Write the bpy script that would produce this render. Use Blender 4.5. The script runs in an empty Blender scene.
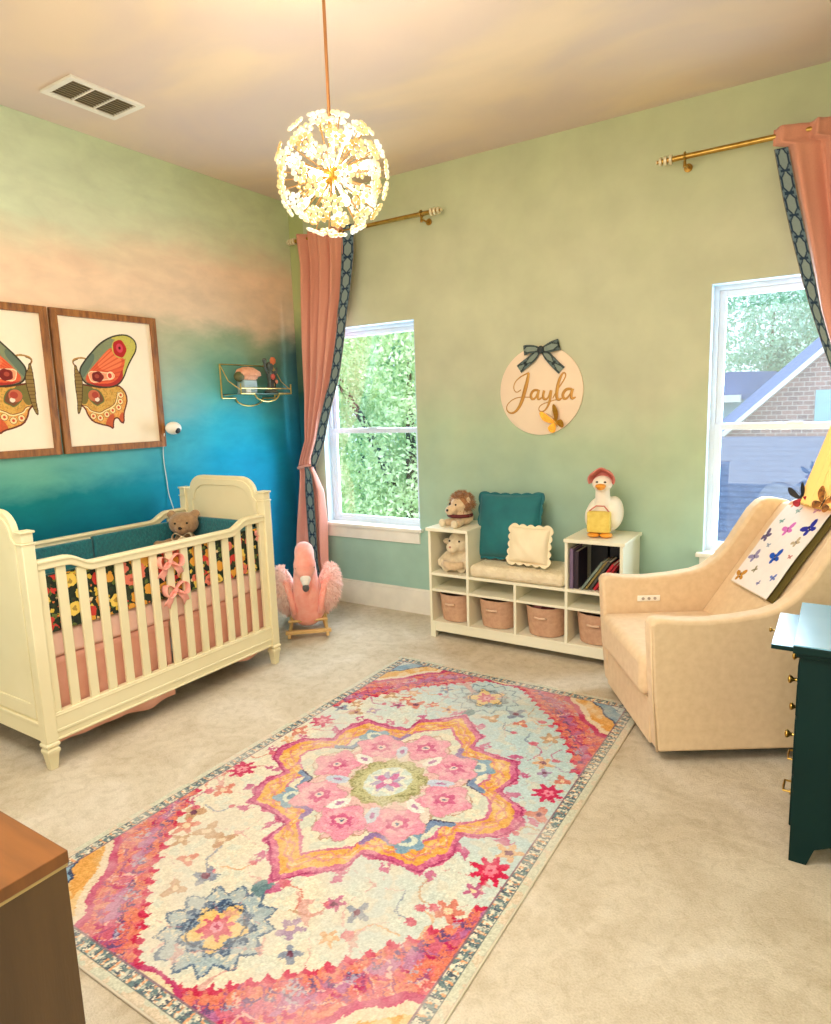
import bpy, bmesh, math, random
import numpy as np
from mathutils import Vector, Matrix
PI = math.pi
random.seed(7); rng = np.random.default_rng(7)
scene = bpy.context.scene
COL = scene.collection
H = 3.05                                   # ceiling height
# ------------------------------------------------------------------ camera
CAM = np.array([3.61243, -3.96461, 1.4962])
CR = np.array([[0.842861, 0.537177, -0.032036], [-0.056671, 0.147806, 0.987391], [-0.535139, 0.830418, -0.155022]])
CF = 662.331
def at(px, py, ax, val):
    d = (px-415.5)*CR[0] - (py-512)*CR[1] + CF*CR[2]
    i = 'xyz'.index(ax)
    return CAM + (val-CAM[i])/d[i]*d
cd = bpy.data.cameras.new('camera'); cam = bpy.data.objects.new('camera', cd); COL.objects.link(cam)
cd.sensor_fit = 'HORIZONTAL'; cd.sensor_width = 36; cd.lens = CF*36/831; cd.clip_start = .02; cd.clip_end = 300
m = Matrix(((CR[0][0], CR[1][0], -CR[2][0], CAM[0]), (CR[0][1], CR[1][1], -CR[2][1], CAM[1]), (CR[0][2], CR[1][2], -CR[2][2], CAM[2]), (0,0,0,1)))
cam.matrix_world = m
scene.camera = cam

# ------------------------------------------------------------------ colour + materials
def lin(c):
    c = np.asarray(c, float)/255.
    return np.where(c <= .04045, c/12.92, ((c+.055)/1.055)**2.4)
def rgba(c): return tuple(float(t) for t in lin(c)) + (1.,)
def newmat(name):
    m = bpy.data.materials.new(name); m.use_nodes = True
    nt = m.node_tree; b = nt.nodes['Principled BSDF']
    return m, nt, b
def ramp(nt, stops, interp='LINEAR'):
    r = nt.nodes.new('ShaderNodeValToRGB'); cr = r.color_ramp; cr.interpolation = interp
    while len(cr.elements) > 1: cr.elements.remove(cr.elements[-1])
    cr.elements[0].position = stops[0][0]; cr.elements[0].color = rgba(stops[0][1])
    for p, c in stops[1:]:
        e = cr.elements.new(p); e.color = rgba(c)
    return r
def noise(nt, scale, detail=3, rough=.5, vec=None, dist=0):
    n = nt.nodes.new('ShaderNodeTexNoise'); n.inputs['Scale'].default_value = scale
    n.inputs['Detail'].default_value = detail; n.inputs['Roughness'].default_value = rough; n.inputs['Distortion'].default_value = dist
    if vec is not None: nt.links.new(vec, n.inputs['Vector'])
    return n
def math_n(nt, op, a, b=None, c=None):
    n = nt.nodes.new('ShaderNodeMath'); n.operation = op
    for i, x in enumerate((a, b, c)):
        if x is None: continue
        if isinstance(x, (int, float)): n.inputs[i].default_value = x
        else: nt.links.new(x, n.inputs[i])
    return n.outputs[0]
def mixc(nt, fac, a, b, mode='MIX'):
    n = nt.nodes.new('ShaderNodeMix'); n.data_type = 'RGBA'; n.blend_type = mode
    for s, x in ((0, fac), (6, a), (7, b)):
        if isinstance(x, (int, float)): n.inputs[s].default_value = x
        elif isinstance(x, tuple): n.inputs[s].default_value = x
        else: nt.links.new(x, n.inputs[s])
    return n.outputs[2]
def bump(nt, b, h, strength=.3, dist=.01):
    n = nt.nodes.new('ShaderNodeBump'); n.inputs['Strength'].default_value = strength; n.inputs['Distance'].default_value = dist
    nt.links.new(h, n.inputs['Height']); nt.links.new(n.outputs[0], b.inputs['Normal'])
def mat(name, c, rough=.6, metal=0, c2=None, ns=6, bs=0, bscale=200, bdist=.002, emit=None, es=0, sheen=0, sss=0, coord='Object', stretch=None, det=3, spec=None):
    m, nt, b = newmat(name)
    tc = nt.nodes.new('ShaderNodeTexCoord'); vec = tc.outputs[coord]
    if stretch:
        mp = nt.nodes.new('ShaderNodeMapping'); mp.inputs['Scale'].default_value = stretch; nt.links.new(vec, mp.inputs['Vector']); vec = mp.outputs[0]
    if c2 is None: c2 = tuple(max(0, int(t*.94)) for t in c)
    n = noise(nt, ns, det, .55, vec)
    r = ramp(nt, [(.3, c2), (.7, c)])
    nt.links.new(n.outputs['Fac'], r.inputs['Fac']); nt.links.new(r.outputs[0], b.inputs['Base Color'])
    b.inputs['Roughness'].default_value = rough; b.inputs['Metallic'].default_value = metal
    if spec is not None: b.inputs['Specular IOR Level'].default_value = spec
    if sheen: b.inputs['Sheen Weight'].default_value = sheen
    if sss:
        b.inputs['Subsurface Weight'].default_value = sss; b.inputs['Subsurface Radius'].default_value = (.02,.02,.02)
    if bs:
        n2 = noise(nt, bscale, 2, .6, vec); bump(nt, b, n2.outputs['Fac'], bs, bdist)
    if emit:
        b.inputs['Emission Color'].default_value = rgba(emit); b.inputs['Emission Strength'].default_value = es
    return m
def colmat(name, rough=.8, nsc=400, bs=.3, bd=.002, vary=.12, vs=60, sheen=0):
    m, nt, b = newmat(name)
    a = nt.nodes.new('ShaderNodeAttribute'); a.attribute_name = 'Col'
    tc = nt.nodes.new('ShaderNodeTexCoord')
    n = noise(nt, vs, 4, .7, tc.outputs['Object'])
    g = ramp(nt, [(.3, (255,)*3), (.7, (255,)*3)])
    k = 1-vary
    g.color_ramp.elements[0].color = (k, k, k, 1)
    nt.links.new(n.outputs['Fac'], g.inputs['Fac'])
    nt.links.new(mixc(nt, 1., a.outputs['Color'], g.outputs[0], 'MULTIPLY'), b.inputs['Base Color'])
    b.inputs['Roughness'].default_value = rough; b.inputs['Specular IOR Level'].default_value = .2
    if sheen: b.inputs['Sheen Weight'].default_value = sheen
    if bs:
        n2 = noise(nt, nsc, 2, .6, tc.outputs['Object']); bump(nt, b, n2.outputs['Fac'], bs, bd)
    return m

# ------------------------------------------------------------------ mesh builder
class M:
    def __init__(s): s.v = []; s.f = []
    def add(s, v, f):
        k = len(s.v); s.v += [tuple(map(float, p)) for p in v]; s.f += [tuple(i+k for i in q) for q in f]; return s
    def box(s, x0, x1, y0, y1, z0, z1):
        return s.add([(x,y,z) for x in (x0,x1) for y in (y0,y1) for z in (z0,z1)],
                     [(0,1,3,2),(4,6,7,5),(0,4,5,1),(2,3,7,6),(0,2,6,4),(1,5,7,3)])
    def obox(s, c, sz, R):                                   # oriented box
        h = [t/2 for t in sz]; v = [Vector(c) + R @ Vector((a*h[0], b*h[1], d*h[2])) for a in (-1,1) for b in (-1,1) for d in (-1,1)]
        return s.add(v, [(0,1,3,2),(4,6,7,5),(0,4,5,1),(2,3,7,6),(0,2,6,4),(1,5,7,3)])
    def ring(s, rings, closed=True, cap=True):
        n = len(rings[0]); v = [p for r in rings for p in r]; f = []
        for i in range(len(rings)-1):
            for j in range(n if closed else n-1):
                a = i*n+j; b = i*n+(j+1) % n; f.append((a, b, b+n, a+n))
        if cap: f.append(tuple(range(n))[::-1]); f.append(tuple((len(rings)-1)*n+j for j in range(n)))
        return s.add(v, f)
    def tube(s, pts, r, n=8, cap=True, flat=1.0, up=None):
        pts = [Vector(p) for p in pts]; L = len(pts)
        if not hasattr(r, '__len__'): r = [r]*L
        rings = []; prev = None
        for i, p in enumerate(pts):
            t = (pts[min(i+1, L-1)]-pts[max(i-1, 0)]).normalized()
            if prev is None:
                a = Vector(up) if up else (Vector((0,0,1)) if abs(t.z) < .9 else Vector((1,0,0)))
            else: a = prev
            u = (a - t*a.dot(t)).normalized(); w = t.cross(u); prev = u
            rings.append([p + u*(math.cos(2*PI*k/n)*r[i]) + w*(math.sin(2*PI*k/n)*r[i]*flat) for k in range(n)])
        return s.ring(rings, True, cap)
    def cyl(s, a, b, r0, r1=None, n=20): return s.tube([a, b], [r0, r0 if r1 is None else r1], n)
    def lathe(s, prof, c=(0,0,0), n=28, sx=1, sy=1, ax='z'):
        rings = []
        for r, z in prof:
            ring = []
            for k in range(n):
                a = 2*PI*k/n; x, y = r*math.cos(a)*sx, r*math.sin(a)*sy
                p = (x, y, z) if ax == 'z' else ((z, x, y) if ax == 'x' else (y, z, x))
                ring.append((c[0]+p[0], c[1]+p[1], c[2]+p[2]))
            rings.append(ring)
        return s.ring(rings)
    def ell(s, c, r, nu=20, nv=12, R=None, fn=None):
        if not hasattr(r, '__len__'): r = (r,)*3
        v = []; f = []
        for i in range(nv+1):
            th = PI*i/nv
            for j in range(nu):
                ph = 2*PI*j/nu
                p = Vector((math.sin(th)*math.cos(ph), math.sin(th)*math.sin(ph), math.cos(th)))
                k = fn(p) if fn else 1
                p = Vector((p.x*r[0]*k, p.y*r[1]*k, p.z*r[2]*k))
                if R is not None: p = R @ p
                v.append((c[0]+p.x, c[1]+p.y, c[2]+p.z))
        for i in range(nv):
            for j in range(nu):
                a = i*nu+j; b = i*nu+(j+1) % nu; f.append((a, a+nu, b+nu, b))
        return s.add(v, f)
    def prism(s, poly, ax, a, b):                            # poly in the two other axes, in order
        def P(u, w, t): return {'x': (t,u,w), 'y': (u,t,w), 'z': (u,w,t)}[ax]
        n = len(poly); v = [P(u,w,a) for u, w in poly] + [P(u,w,b) for u, w in poly]
        return s.add(v, [tuple(range(n)), tuple(range(2*n-1, n-1, -1))] + [(i, (i+1) % n, n+(i+1) % n, n+i) for i in range(n)])
    def grid(s, fn, nu, nv):
        v = [fn(i/nu, j/nv) for j in range(nv+1) for i in range(nu+1)]
        return s.add(v, [(j*(nu+1)+i, j*(nu+1)+i+1, (j+1)*(nu+1)+i+1, (j+1)*(nu+1)+i) for j in range(nv) for i in range(nu)])
    def tf(s, R=None, t=(0,0,0), start=0):
        for i in range(start, len(s.v)):
            p = Vector(s.v[i]);  p = (R @ p) if R is not None else p
            s.v[i] = (p.x+t[0], p.y+t[1], p.z+t[2])
        return s
    def build(s, name, mt, parent=None, world=False, loc=None, bevel=0, seg=2, sub=0, remesh=0, smooth=35, recalc=True, solid=0):
        off = Vector((0,0,0))
        if parent is not None and world: off = wloc(parent)
        if loc is not None: off = Vector(loc)
        me = bpy.data.meshes.new(name)
        me.from_pydata([(p[0]-off.x, p[1]-off.y, p[2]-off.z) for p in s.v], [], s.f); me.update()
        if recalc:
            bm = bmesh.new(); bm.from_mesh(me); bmesh.ops.recalc_face_normals(bm, faces=bm.faces); bm.to_mesh(me); bm.free()
        if smooth:
            me.polygons.foreach_set('use_smooth', [True]*len(me.polygons))
            if smooth < 180: me.set_sharp_from_angle(angle=math.radians(smooth))
        me.materials.append(mt)
        o = bpy.data.objects.new(name, me); COL.objects.link(o)
        if parent is not None: o.parent = parent
        if loc is not None: o.location = loc
        if solid: md = o.modifiers.new('s', 'SOLIDIFY'); md.thickness = solid; md.offset = 0
        if remesh: md = o.modifiers.new('r', 'REMESH'); md.mode = 'VOXEL'; md.voxel_size = remesh; md.use_smooth_shade = True
        if remesh: md = o.modifiers.new('sm', 'SMOOTH'); md.iterations = 6; md.factor = .6
        if bevel: md = o.modifiers.new('b', 'BEVEL'); md.width = bevel; md.segments = seg; md.limit_method = 'ANGLE'; md.angle_limit = math.radians(40)
        if sub: md = o.modifiers.new('ss', 'SUBSURF'); md.levels = sub; md.render_levels = sub
        return o
def wloc(o):
    v = Vector(o.location)
    while o.parent is not None: o = o.parent; v += Vector(o.location)
    return v
def thing(name, label, cat, loc=(0,0,0), rotz=0, group=None):
    o = bpy.data.objects.new(name, None); COL.objects.link(o); o.empty_display_size = .05
    o.location = loc; o.rotation_euler = (0,0,rotz); o['label'] = label; o['category'] = cat
    if group: o['group'] = group
    return o
def tag(o, label, cat, group=None):
    o['label'] = label; o['category'] = cat
    if group: o['group'] = group
    return o
def struct(o): o['kind'] = 'structure'; return o
def dup(root, loc, rotz=None, label=None):
    r = root.copy(); COL.objects.link(r); r.location = loc
    if rotz is not None: r.rotation_euler = (0,0,rotz)
    if label: r['label'] = label
    for ch in list(root.children):
        c = ch.copy(); COL.objects.link(c); c.parent = r
        for g in list(ch.children):
            d = g.copy(); COL.objects.link(d); d.parent = c
    return r
def Rz(a): return Matrix.Rotation(a, 3, 'Z')
def Rx(a): return Matrix.Rotation(a, 3, 'X')
def Ry(a): return Matrix.Rotation(a, 3, 'Y')
def cgrid(name, mt, nu, nv, pos, colf, parent=None, loc=None, smooth=180, solid=0):
    """coloured grid: pos(U,V)->(N,3); colf(U,V)->(N,3) sRGB 0..255"""
    u = np.linspace(0, 1, nu+1); v = np.linspace(0, 1, nv+1)
    U, V = np.meshgrid(u, v); U = U.ravel(); V = V.ravel()
    Pn = np.asarray(pos(U, V), float); C = lin(np.clip(colf(U, V), 0, 255))
    if loc is not None: Pn = Pn - np.array(loc)
    i = np.arange(nu)[None, :]; j = np.arange(nv)[:, None]
    a = (j*(nu+1)+i); F = np.stack([a, a+1, a+nu+2, a+nu+1], -1).reshape(-1, 4)
    me = bpy.data.meshes.new(name)
    me.vertices.add(len(Pn)); me.vertices.foreach_set('co', Pn.ravel().astype(np.float32))
    me.loops.add(F.size); me.loops.foreach_set('vertex_index', F.ravel().astype(np.int32))
    me.polygons.add(len(F)); me.polygons.foreach_set('loop_start', np.arange(0, F.size, 4, dtype=np.int32))
    me.update(calc_edges=True); me.validate()
    if smooth: me.polygons.foreach_set('use_smooth', np.ones(len(F), bool))
    ca = me.color_attributes.new('Col', 'FLOAT_COLOR', 'POINT')
    ca.data.foreach_set('color', np.concatenate([C, np.ones((len(C), 1))], 1).ravel().astype(np.float32))
    me.materials.append(mt)
    o = bpy.data.objects.new(name, me); COL.objects.link(o)
    if parent is not None: o.parent = parent
    if loc is not None: o.location = loc
    if solid: md = o.modifiers.new('s', 'SOLIDIFY'); md.thickness = solid; md.offset = 0
    return o
# painter on point clouds ------------------------------------------------
def vnoise(x, y, seed=0):
    xi = np.floor(x).astype(int); yi = np.floor(y).astype(int); fx = x-xi; fy = y-yi
    fx = fx*fx*(3-2*fx); fy = fy*fy*(3-2*fy)
    def h(a, b):
        n = (a*374761393 + b*668265263 + seed*974634777) & 0xffffffff
        n = ((n ^ (n >> 13))*1274126177) & 0xffffffff
        return ((n ^ (n >> 16)) & 0xffff)/65535.
    return (h(xi,yi)*(1-fx)+h(xi+1,yi)*fx)*(1-fy) + (h(xi,yi+1)*(1-fx)+h(xi+1,yi+1)*fx)*fy
def fbm(x, y, seed=0, o=4):
    s = 0; a = .5; t = 0
    for k in range(o): s = s + a*vnoise(x*2**k, y*2**k, seed+k); t += a; a *= .5
    return s/t
def inpoly(X, Y, poly):
    r = np.zeros(X.shape, bool); n = len(poly)
    for i in range(n):
        x0, y0 = poly[i]; x1, y1 = poly[(i+1) % n]
        if y0 == y1: continue
        c = ((y0 > Y) != (y1 > Y)) & (X < (x1-x0)*(Y-y0)/(y1-y0)+x0); r ^= c
    return r
def dpoly(X, Y, poly, closed=True):
    d = np.full(X.shape, 1e9); n = len(poly)
    for i in range(n if closed else n-1):
        x0, y0 = poly[i]; x1, y1 = poly[(i+1) % n]; dx, dy = x1-x0, y1-y0; L = dx*dx+dy*dy+1e-12
        t = np.clip(((X-x0)*dx+(Y-y0)*dy)/L, 0, 1); d = np.minimum(d, np.hypot(X-x0-t*dx, Y-y0-t*dy))
    return d
class Paint:
    def __init__(s, X, Y, base): s.X = X; s.Y = Y; s.C = np.tile(np.array(base, float), (len(X), 1))
    def set(s, m, c, a=1.): s.C[m] = s.C[m]*(1-a) + np.array(c, float)*a
    def poly(s, p, c, a=1.): s.set(inpoly(s.X, s.Y, p), c, a)
    def outline(s, p, w, c, a=1., closed=True): s.set(dpoly(s.X, s.Y, p, closed) < w/2, c, a)
    def ell(s, cx, cy, rx, ry, c, rot=0, a=1., petals=0, amp=.25, ph=0):
        dx, dy = s.X-cx, s.Y-cy; u = (dx*math.cos(rot)+dy*math.sin(rot))/rx; v = (-dx*math.sin(rot)+dy*math.cos(rot))/ry
        r = np.hypot(u, v)
        k = 1 + (amp*np.cos(petals*np.arctan2(v, u)+ph) if petals else 0)
        s.set(r < k, c, a)
def smooth_poly(p, it=2, closed=True):
    for _ in range(it):
        q = []; n = len(p)
        for i in range(n if closed else n-1):
            a, b = p[i], p[(i+1) % n]
            q += [(a[0]*.75+b[0]*.25, a[1]*.75+b[1]*.25), (a[0]*.25+b[0]*.75, a[1]*.25+b[1]*.75)]
        if not closed: q = [p[0]]+q+[p[-1]]
        p = q
    return p
def bez(p, it=3):
    p = [tuple(t) for t in p]
    for _ in range(it):
        q = [p[0]]
        for a, b in zip(p[:-1], p[1:]):
            q += [tuple(x*.75+y*.25 for x, y in zip(a, b)), tuple(x*.25+y*.75 for x, y in zip(a, b))]
        p = q+[p[-1]]
    return p
# ------------------------------------------------------------------ shared materials
cream_paint = mat('cream_paint', (238,226,186), .45, c2=(230,217,174), ns=3)
shelf_white = mat('shelf_white', (240,236,214), .5, c2=(232,226,200), ns=2)
trim_white = mat('trim_white', (242,236,222), .45)
window_white = mat('window_white', (226,234,244), .35, c2=(214,226,240))
brass = mat('brass', (196,160,84), .28, 1.0, c2=(170,132,60), ns=30)
gold_leaf = mat('gold_leaf', (214,170,74), .35, .7, c2=(190,140,50), ns=20)
finial_cream = mat('finial_cream', (236,224,188), .3, .2)
black_soft = mat('black_soft', (22,20,20), .5)
dark_mat = mat('dark_underside', (30,24,20), .8)

# ------------------------------------------------------------------ the room
def wall_left_mat():
    m, nt, b = newmat('watercolour_sunset_wall')
    g = nt.nodes.new('ShaderNodeNewGeometry'); sp = nt.nodes.new('ShaderNodeSeparateXYZ'); nt.links.new(g.outputs['Position'], sp.inputs[0])
    y, z = sp.outputs[1], sp.outputs[2]
    mp = nt.nodes.new('ShaderNodeMapping'); mp.inputs['Scale'].default_value = (1, .8, 1.8); nt.links.new(g.outputs['Position'], mp.inputs[0])
    n1 = noise(nt, 1.5, 5, .55, mp.outputs[0], .6); n2 = noise(nt, 5, 5, .6, mp.outputs[0], .3); n3 = noise(nt, 1.1, 3, .5, g.outputs['Position'])
    zz = math_n(nt, 'MULTIPLY_ADD', math_n(nt, 'SUBTRACT', n1.outputs['Fac'], .5), .28, z)
    zz = math_n(nt, 'MULTIPLY_ADD', math_n(nt, 'SUBTRACT', n2.outputs['Fac'], .5), .12, zz)
    # near the corner the bands climb a little
    # near the corner: dark bank;  t = 0 at far left, 1 at corner
    t = math_n(nt, 'MULTIPLY_ADD', y, 1/1.2, 1.7)
    t = math_n(nt, 'MAXIMUM', math_n(nt, 'MINIMUM', t, 1.0), 0.0)
    f = math_n(nt, 'DIVIDE', zz, 3.05)
    A = [(0,(0,104,128)), (.28,(0,112,130)), (.345,(14,128,132)), (.39,(96,168,150)), (.42,(110,172,150)), (.46,(120,170,150)), (.50,(200,190,160)), (.60,(244,212,178)), (.76,(246,212,178)), (.80,(230,218,184)), (.84,(216,224,190)), (1,(208,220,184))]
    B = [(0,(0,104,150)), (.25,(0,132,178)), (.40,(10,156,196)), (.47,(44,170,196)), (.54,(96,176,172)), (.60,(120,166,142)), (.655,(150,170,136)), (.70,(226,200,168)), (.81,(244,210,176)), (.855,(222,214,178)), (.90,(210,218,178)), (1,(202,214,170))]
    ra, rb = ramp(nt, A), ramp(nt, B)
    nt.links.new(f, ra.inputs[0]); nt.links.new(f, rb.inputs[0])
    c = mixc(nt, t, ra.outputs[0], rb.outputs[0])
    # darker wash pooled towards the corner
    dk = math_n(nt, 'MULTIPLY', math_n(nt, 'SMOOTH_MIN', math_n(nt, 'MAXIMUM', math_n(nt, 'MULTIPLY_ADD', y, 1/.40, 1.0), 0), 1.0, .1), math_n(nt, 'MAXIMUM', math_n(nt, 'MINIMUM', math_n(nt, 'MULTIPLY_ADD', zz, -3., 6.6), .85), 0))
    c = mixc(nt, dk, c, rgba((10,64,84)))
    r3 = ramp(nt, [(.3, (228,228,228)), (.7, (255,255,255))]); nt.links.new(n2.outputs['Fac'], r3.inputs[0])
    c = mixc(nt, .7, c, r3.outputs[0], 'MULTIPLY')
    nt.links.new(c, b.inputs['Base Color']); b.inputs['Roughness'].default_value = .75; b.inputs['Specular IOR Level'].default_value = .2
    return m
def wall_back_mat():
    m, nt, b = newmat('sage_green_wall')
    g = nt.nodes.new('ShaderNodeNewGeometry'); sp = nt.nodes.new('ShaderNodeSeparateXYZ'); nt.links.new(g.outputs['Position'], sp.inputs[0])
    n1 = noise(nt, 1.3, 5, .55, g.outputs['Position'], .4); n2 = noise(nt, 4, 4, .5, g.outputs['Position'])
    zz = math_n(nt, 'MULTIPLY_ADD', math_n(nt, 'SUBTRACT', n1.outputs['Fac'], .5), 1.1, sp.outputs[2])
    f = math_n(nt, 'DIVIDE', zz, 3.05)
    r = ramp(nt, [(0,(160,196,182)), (.2,(164,196,178)), (.4,(182,200,168)), (.55,(200,202,172)), (.75,(204,205,172)), (1,(196,203,162))])
    nt.links.new(f, r.inputs[0])
    r3 = ramp(nt, [(.3, (226,226,226)), (.7, (255,255,255))]); nt.links.new(n2.outputs['Fac'], r3.inputs[0])
    c = mixc(nt, .6, r.outputs[0], r3.outputs[0], 'MULTIPLY')
    rc = ramp(nt, [(0,(0,92,130)), (.45,(6,92,112)), (.56,(40,84,76)), (.66,(110,130,96)), (.74,(178,186,126))]); nt.links.new(f, rc.inputs[0])
    near = math_n(nt, 'LESS_THAN', sp.outputs[0], .14)
    c = mixc(nt, near, c, rc.outputs[0])
    nt.links.new(c, b.inputs['Base Color'])
    b.inputs['Roughness'].default_value = .75; b.inputs['Specular IOR Level'].default_value = .2
    return m
def ceiling_mat():
    m, nt, b = newmat('cloudy_blush_ceiling')
    g = nt.nodes.new('ShaderNodeNewGeometry')
    mp = nt.nodes.new('ShaderNodeMapping'); mp.inputs['Scale'].default_value = (1,1.6,1); mp.inputs['Rotation'].default_value = (0,0,.6); nt.links.new(g.outputs['Position'], mp.inputs[0])
    n1 = noise(nt, .9, 4, .5, mp.outputs[0], .4)
    r = ramp(nt, [(.30,(212,194,184)), (.48,(220,200,182)), (.6,(230,208,180)), (.75,(238,214,184))])
    nt.links.new(n1.outputs['Fac'], r.inputs[0]); nt.links.new(r.outputs[0], b.inputs['Base Color'])
    b.inputs['Roughness'].default_value = .8; b.inputs['Specular IOR Level'].default_value = .1
    return m
def carpet_mat():
    m, nt, b = newmat('beige_carpet')
    g = nt.nodes.new('ShaderNodeNewGeometry')
    n1 = noise(nt, 2.2, 5, .6, g.outputs['Position'], 1.0); n2 = noise(nt, 160, 3, .7, g.outputs['Position']); n4 = noise(nt, 22, 4, .6, g.outputs['Position'], .6)
    r = ramp(nt, [(.3,(198,183,158)), (.5,(216,203,180)), (.7,(228,217,199))]); nt.links.new(n1.outputs['Fac'], r.inputs[0])
    r2 = ramp(nt, [(.25,(206,200,190)), (.7,(255,255,255))]); nt.links.new(n2.outputs['Fac'], r2.inputs[0])
    r4 = ramp(nt, [(.3,(226,222,214)), (.55,(255,255,255))]); nt.links.new(n4.outputs['Fac'], r4.inputs[0])
    c = mixc(nt, .55, r.outputs[0], r2.outputs[0], 'MULTIPLY'); c = mixc(nt, .6, c, r4.outputs[0], 'MULTIPLY')
    nt.links.new(c, b.inputs['Base Color']); b.inputs['Roughness'].default_value = .95; b.inputs['Specular IOR Level'].default_value = .05
    h = math_n(nt, 'ADD', n2.outputs['Fac'], n4.outputs['Fac'])
    bump(nt, b, h, .5, .008)
    return m
XR = 4.75; YF = -5.3
WIN = [(.235, 1.095), (2.985, 3.845)]; WZ0, WZ1 = .625, 2.10; WT = .14
struct(M().box(-.15, XR+.15, YF, .15, -.1, 0).build('floor', carpet_mat()))
struct(M().box(-.15, XR+.15, YF, .15, H, H+.1).build('ceiling', ceiling_mat()))
struct(M().box(-.14, 0, YF, WT, 0, H).build('wall_left', wall_left_mat()))
struct(M().box(XR, XR+.14, YF, WT, 0, H).build('wall_right', wall_back_mat()))
struct(M().box(-.14, XR+.14, YF-.14, YF, 0, H).build('wall_front', mat('front_wall_paint', (214,206,172), .8)))
wb = M(); xs = [0, WIN[0][0], WIN[0][1], WIN[1][0], WIN[1][1], XR]
for i in range(5):
    if i % 2 == 0: wb.box(xs[i], xs[i+1], 0, WT, 0, H)
    else: wb.box(xs[i], xs[i+1], 0, WT, 0, WZ0); wb.box(xs[i], xs[i+1], 0, WT, WZ1, H)
struct(wb.build('wall_back', wall_back_mat(), smooth=0))
def baseb(name, pts):
    x0, x1, y0, y1 = pts
    mm = M().box(x0, x1, y0, y1, 0, .17)
    if abs(x1-x0) > abs(y1-y0): mm.box(x0, x1, y0+.006, y1, .17, .188)
    else: mm.box(x0 if x0 < 1 else x0+.006, x1-.006 if x0 < 1 else x1, y0, y1, .17, .188)
    struct(mm.build(name, trim_white, bevel=.002))
baseb('baseboard_back', (.016, XR-.016, -.016, 0)); baseb('baseboard_left', (0, .016, YF, 0)); baseb('baseboard_right', (XR-.016, XR, YF, 0))

def glass_mat():
    m, nt, b = newmat('window_glass'); nt.nodes.remove(b)
    tr = nt.nodes.new('ShaderNodeBsdfTransparent'); gl = nt.nodes.new('ShaderNodeBsdfGlossy'); gl.inputs['Roughness'].default_value = .02
    tr.inputs['Color'].default_value = (.93,.97,1,1)
    mx = nt.nodes.new('ShaderNodeMixShader'); mx.inputs[0].default_value = .06
    nt.links.new(tr.outputs[0], mx.inputs[1]); nt.links.new(gl.outputs[0], mx.inputs[2]); nt.links.new(mx.outputs[0], nt.nodes['Material Output'].inputs[0])
    return m
glass = glass_mat()
reveal_mat = mat('window_reveal', (206,226,238), .5, c2=(196,218,234))
for k, (x0, x1) in enumerate(WIN):
    y0, y1 = .075, .13; fw = .028
    fr = M()
    fr.box(x0, x0+fw, y0, y1, WZ0, WZ1); fr.box(x1-fw, x1, y0, y1, WZ0, WZ1)
    fr.box(x0+fw, x1-fw, y0, y1, WZ1-fw, WZ1); fr.box(x0+fw, x1-fw, y0, y1, WZ0, WZ0+fw)
    w = struct(fr.build('window_%d' % (k+1), window_white, bevel=.002))
    zm = 1.335
    for nm, (za, zb, ya, yb) in (('upper_sash', (zm-.01, WZ1-fw, .098, .122)), ('lower_sash', (WZ0+fw, zm+.02, .078, .1))):
        s_ = M(); a, b_ = x0+fw, x1-fw; t = .034
        s_.box(a, a+t, ya, yb, za, zb); s_.box(b_-t, b_, ya, yb, za, zb); s_.box(a+t, b_-t, ya, yb, za, za+t); s_.box(a+t, b_-t, ya, yb, zb-t, zb)
        so = s_.build(nm, window_white, w, bevel=.002)
        M().box(a+t, b_-t, (ya+yb)/2-.002, (ya+yb)/2+.002, za+t, zb-t).build('pane', glass, so)
    M().box(x0+.38, x0+.46, .07, .079, zm+.018, zm+.03).build('sash_lock', window_white, w, bevel=.002)
    rv = M().box(x0, x0+.004, .0, y0, WZ0, WZ1).box(x1-.004, x1, .0, y0, WZ0, WZ1).box(x0+.004, x1-.004, .0, y0, WZ1-.004, WZ1)
    rv.build('reveal', reveal_mat, w, smooth=0)
    M().box(x0-.03, x1+.03, -.04, .0, WZ0-.012, WZ0+.012).box(x0, x1, 0, y0, WZ0-.012, WZ0+.012).build('sill', trim_white if k else trim_white, w, bevel=.003)
    M().box(x0-.012, x1+.0, -.018, -.0, WZ0-.10, WZ0-.012).build('apron', trim_white, w, bevel=.002)

# ceiling vent -------------------------------------------------------
vt = thing('ceiling_vent', 'white rectangular ceiling air vent with three louvred panels', 'vent', (.43,-1.815,H))
M().box(-.13,-.10,-.195,.195,-.012,0).box(.10,.13,-.195,.195,-.012,0).box(-.10,.10,-.195,-.165,-.012,0).box(-.10,.10,.165,.195,-.012,0).box(-.10,.10,-.062,-.052,-.01,0).box(-.10,.10,.052,.062,-.01,0).build('frame', trim_white, vt, bevel=.002)
M().box(-.10,.10,-.165,.165,-.002,-.0005).build('backing', mat('vent_dark', (120,104,76), .8), vt)
for a, b_ in ((-.165,-.062), (-.052,.052), (.062,.165)):
    lv = M()
    for i in range(9):
        x = -.088+i*.022; lv.obox((x, (a+b_)/2, -.0065), (.011, b_-a, .0015), Ry(.6))
    lv.build('louvre', mat('vent_slat', (176,160,120), .6), vt, smooth=0)

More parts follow.
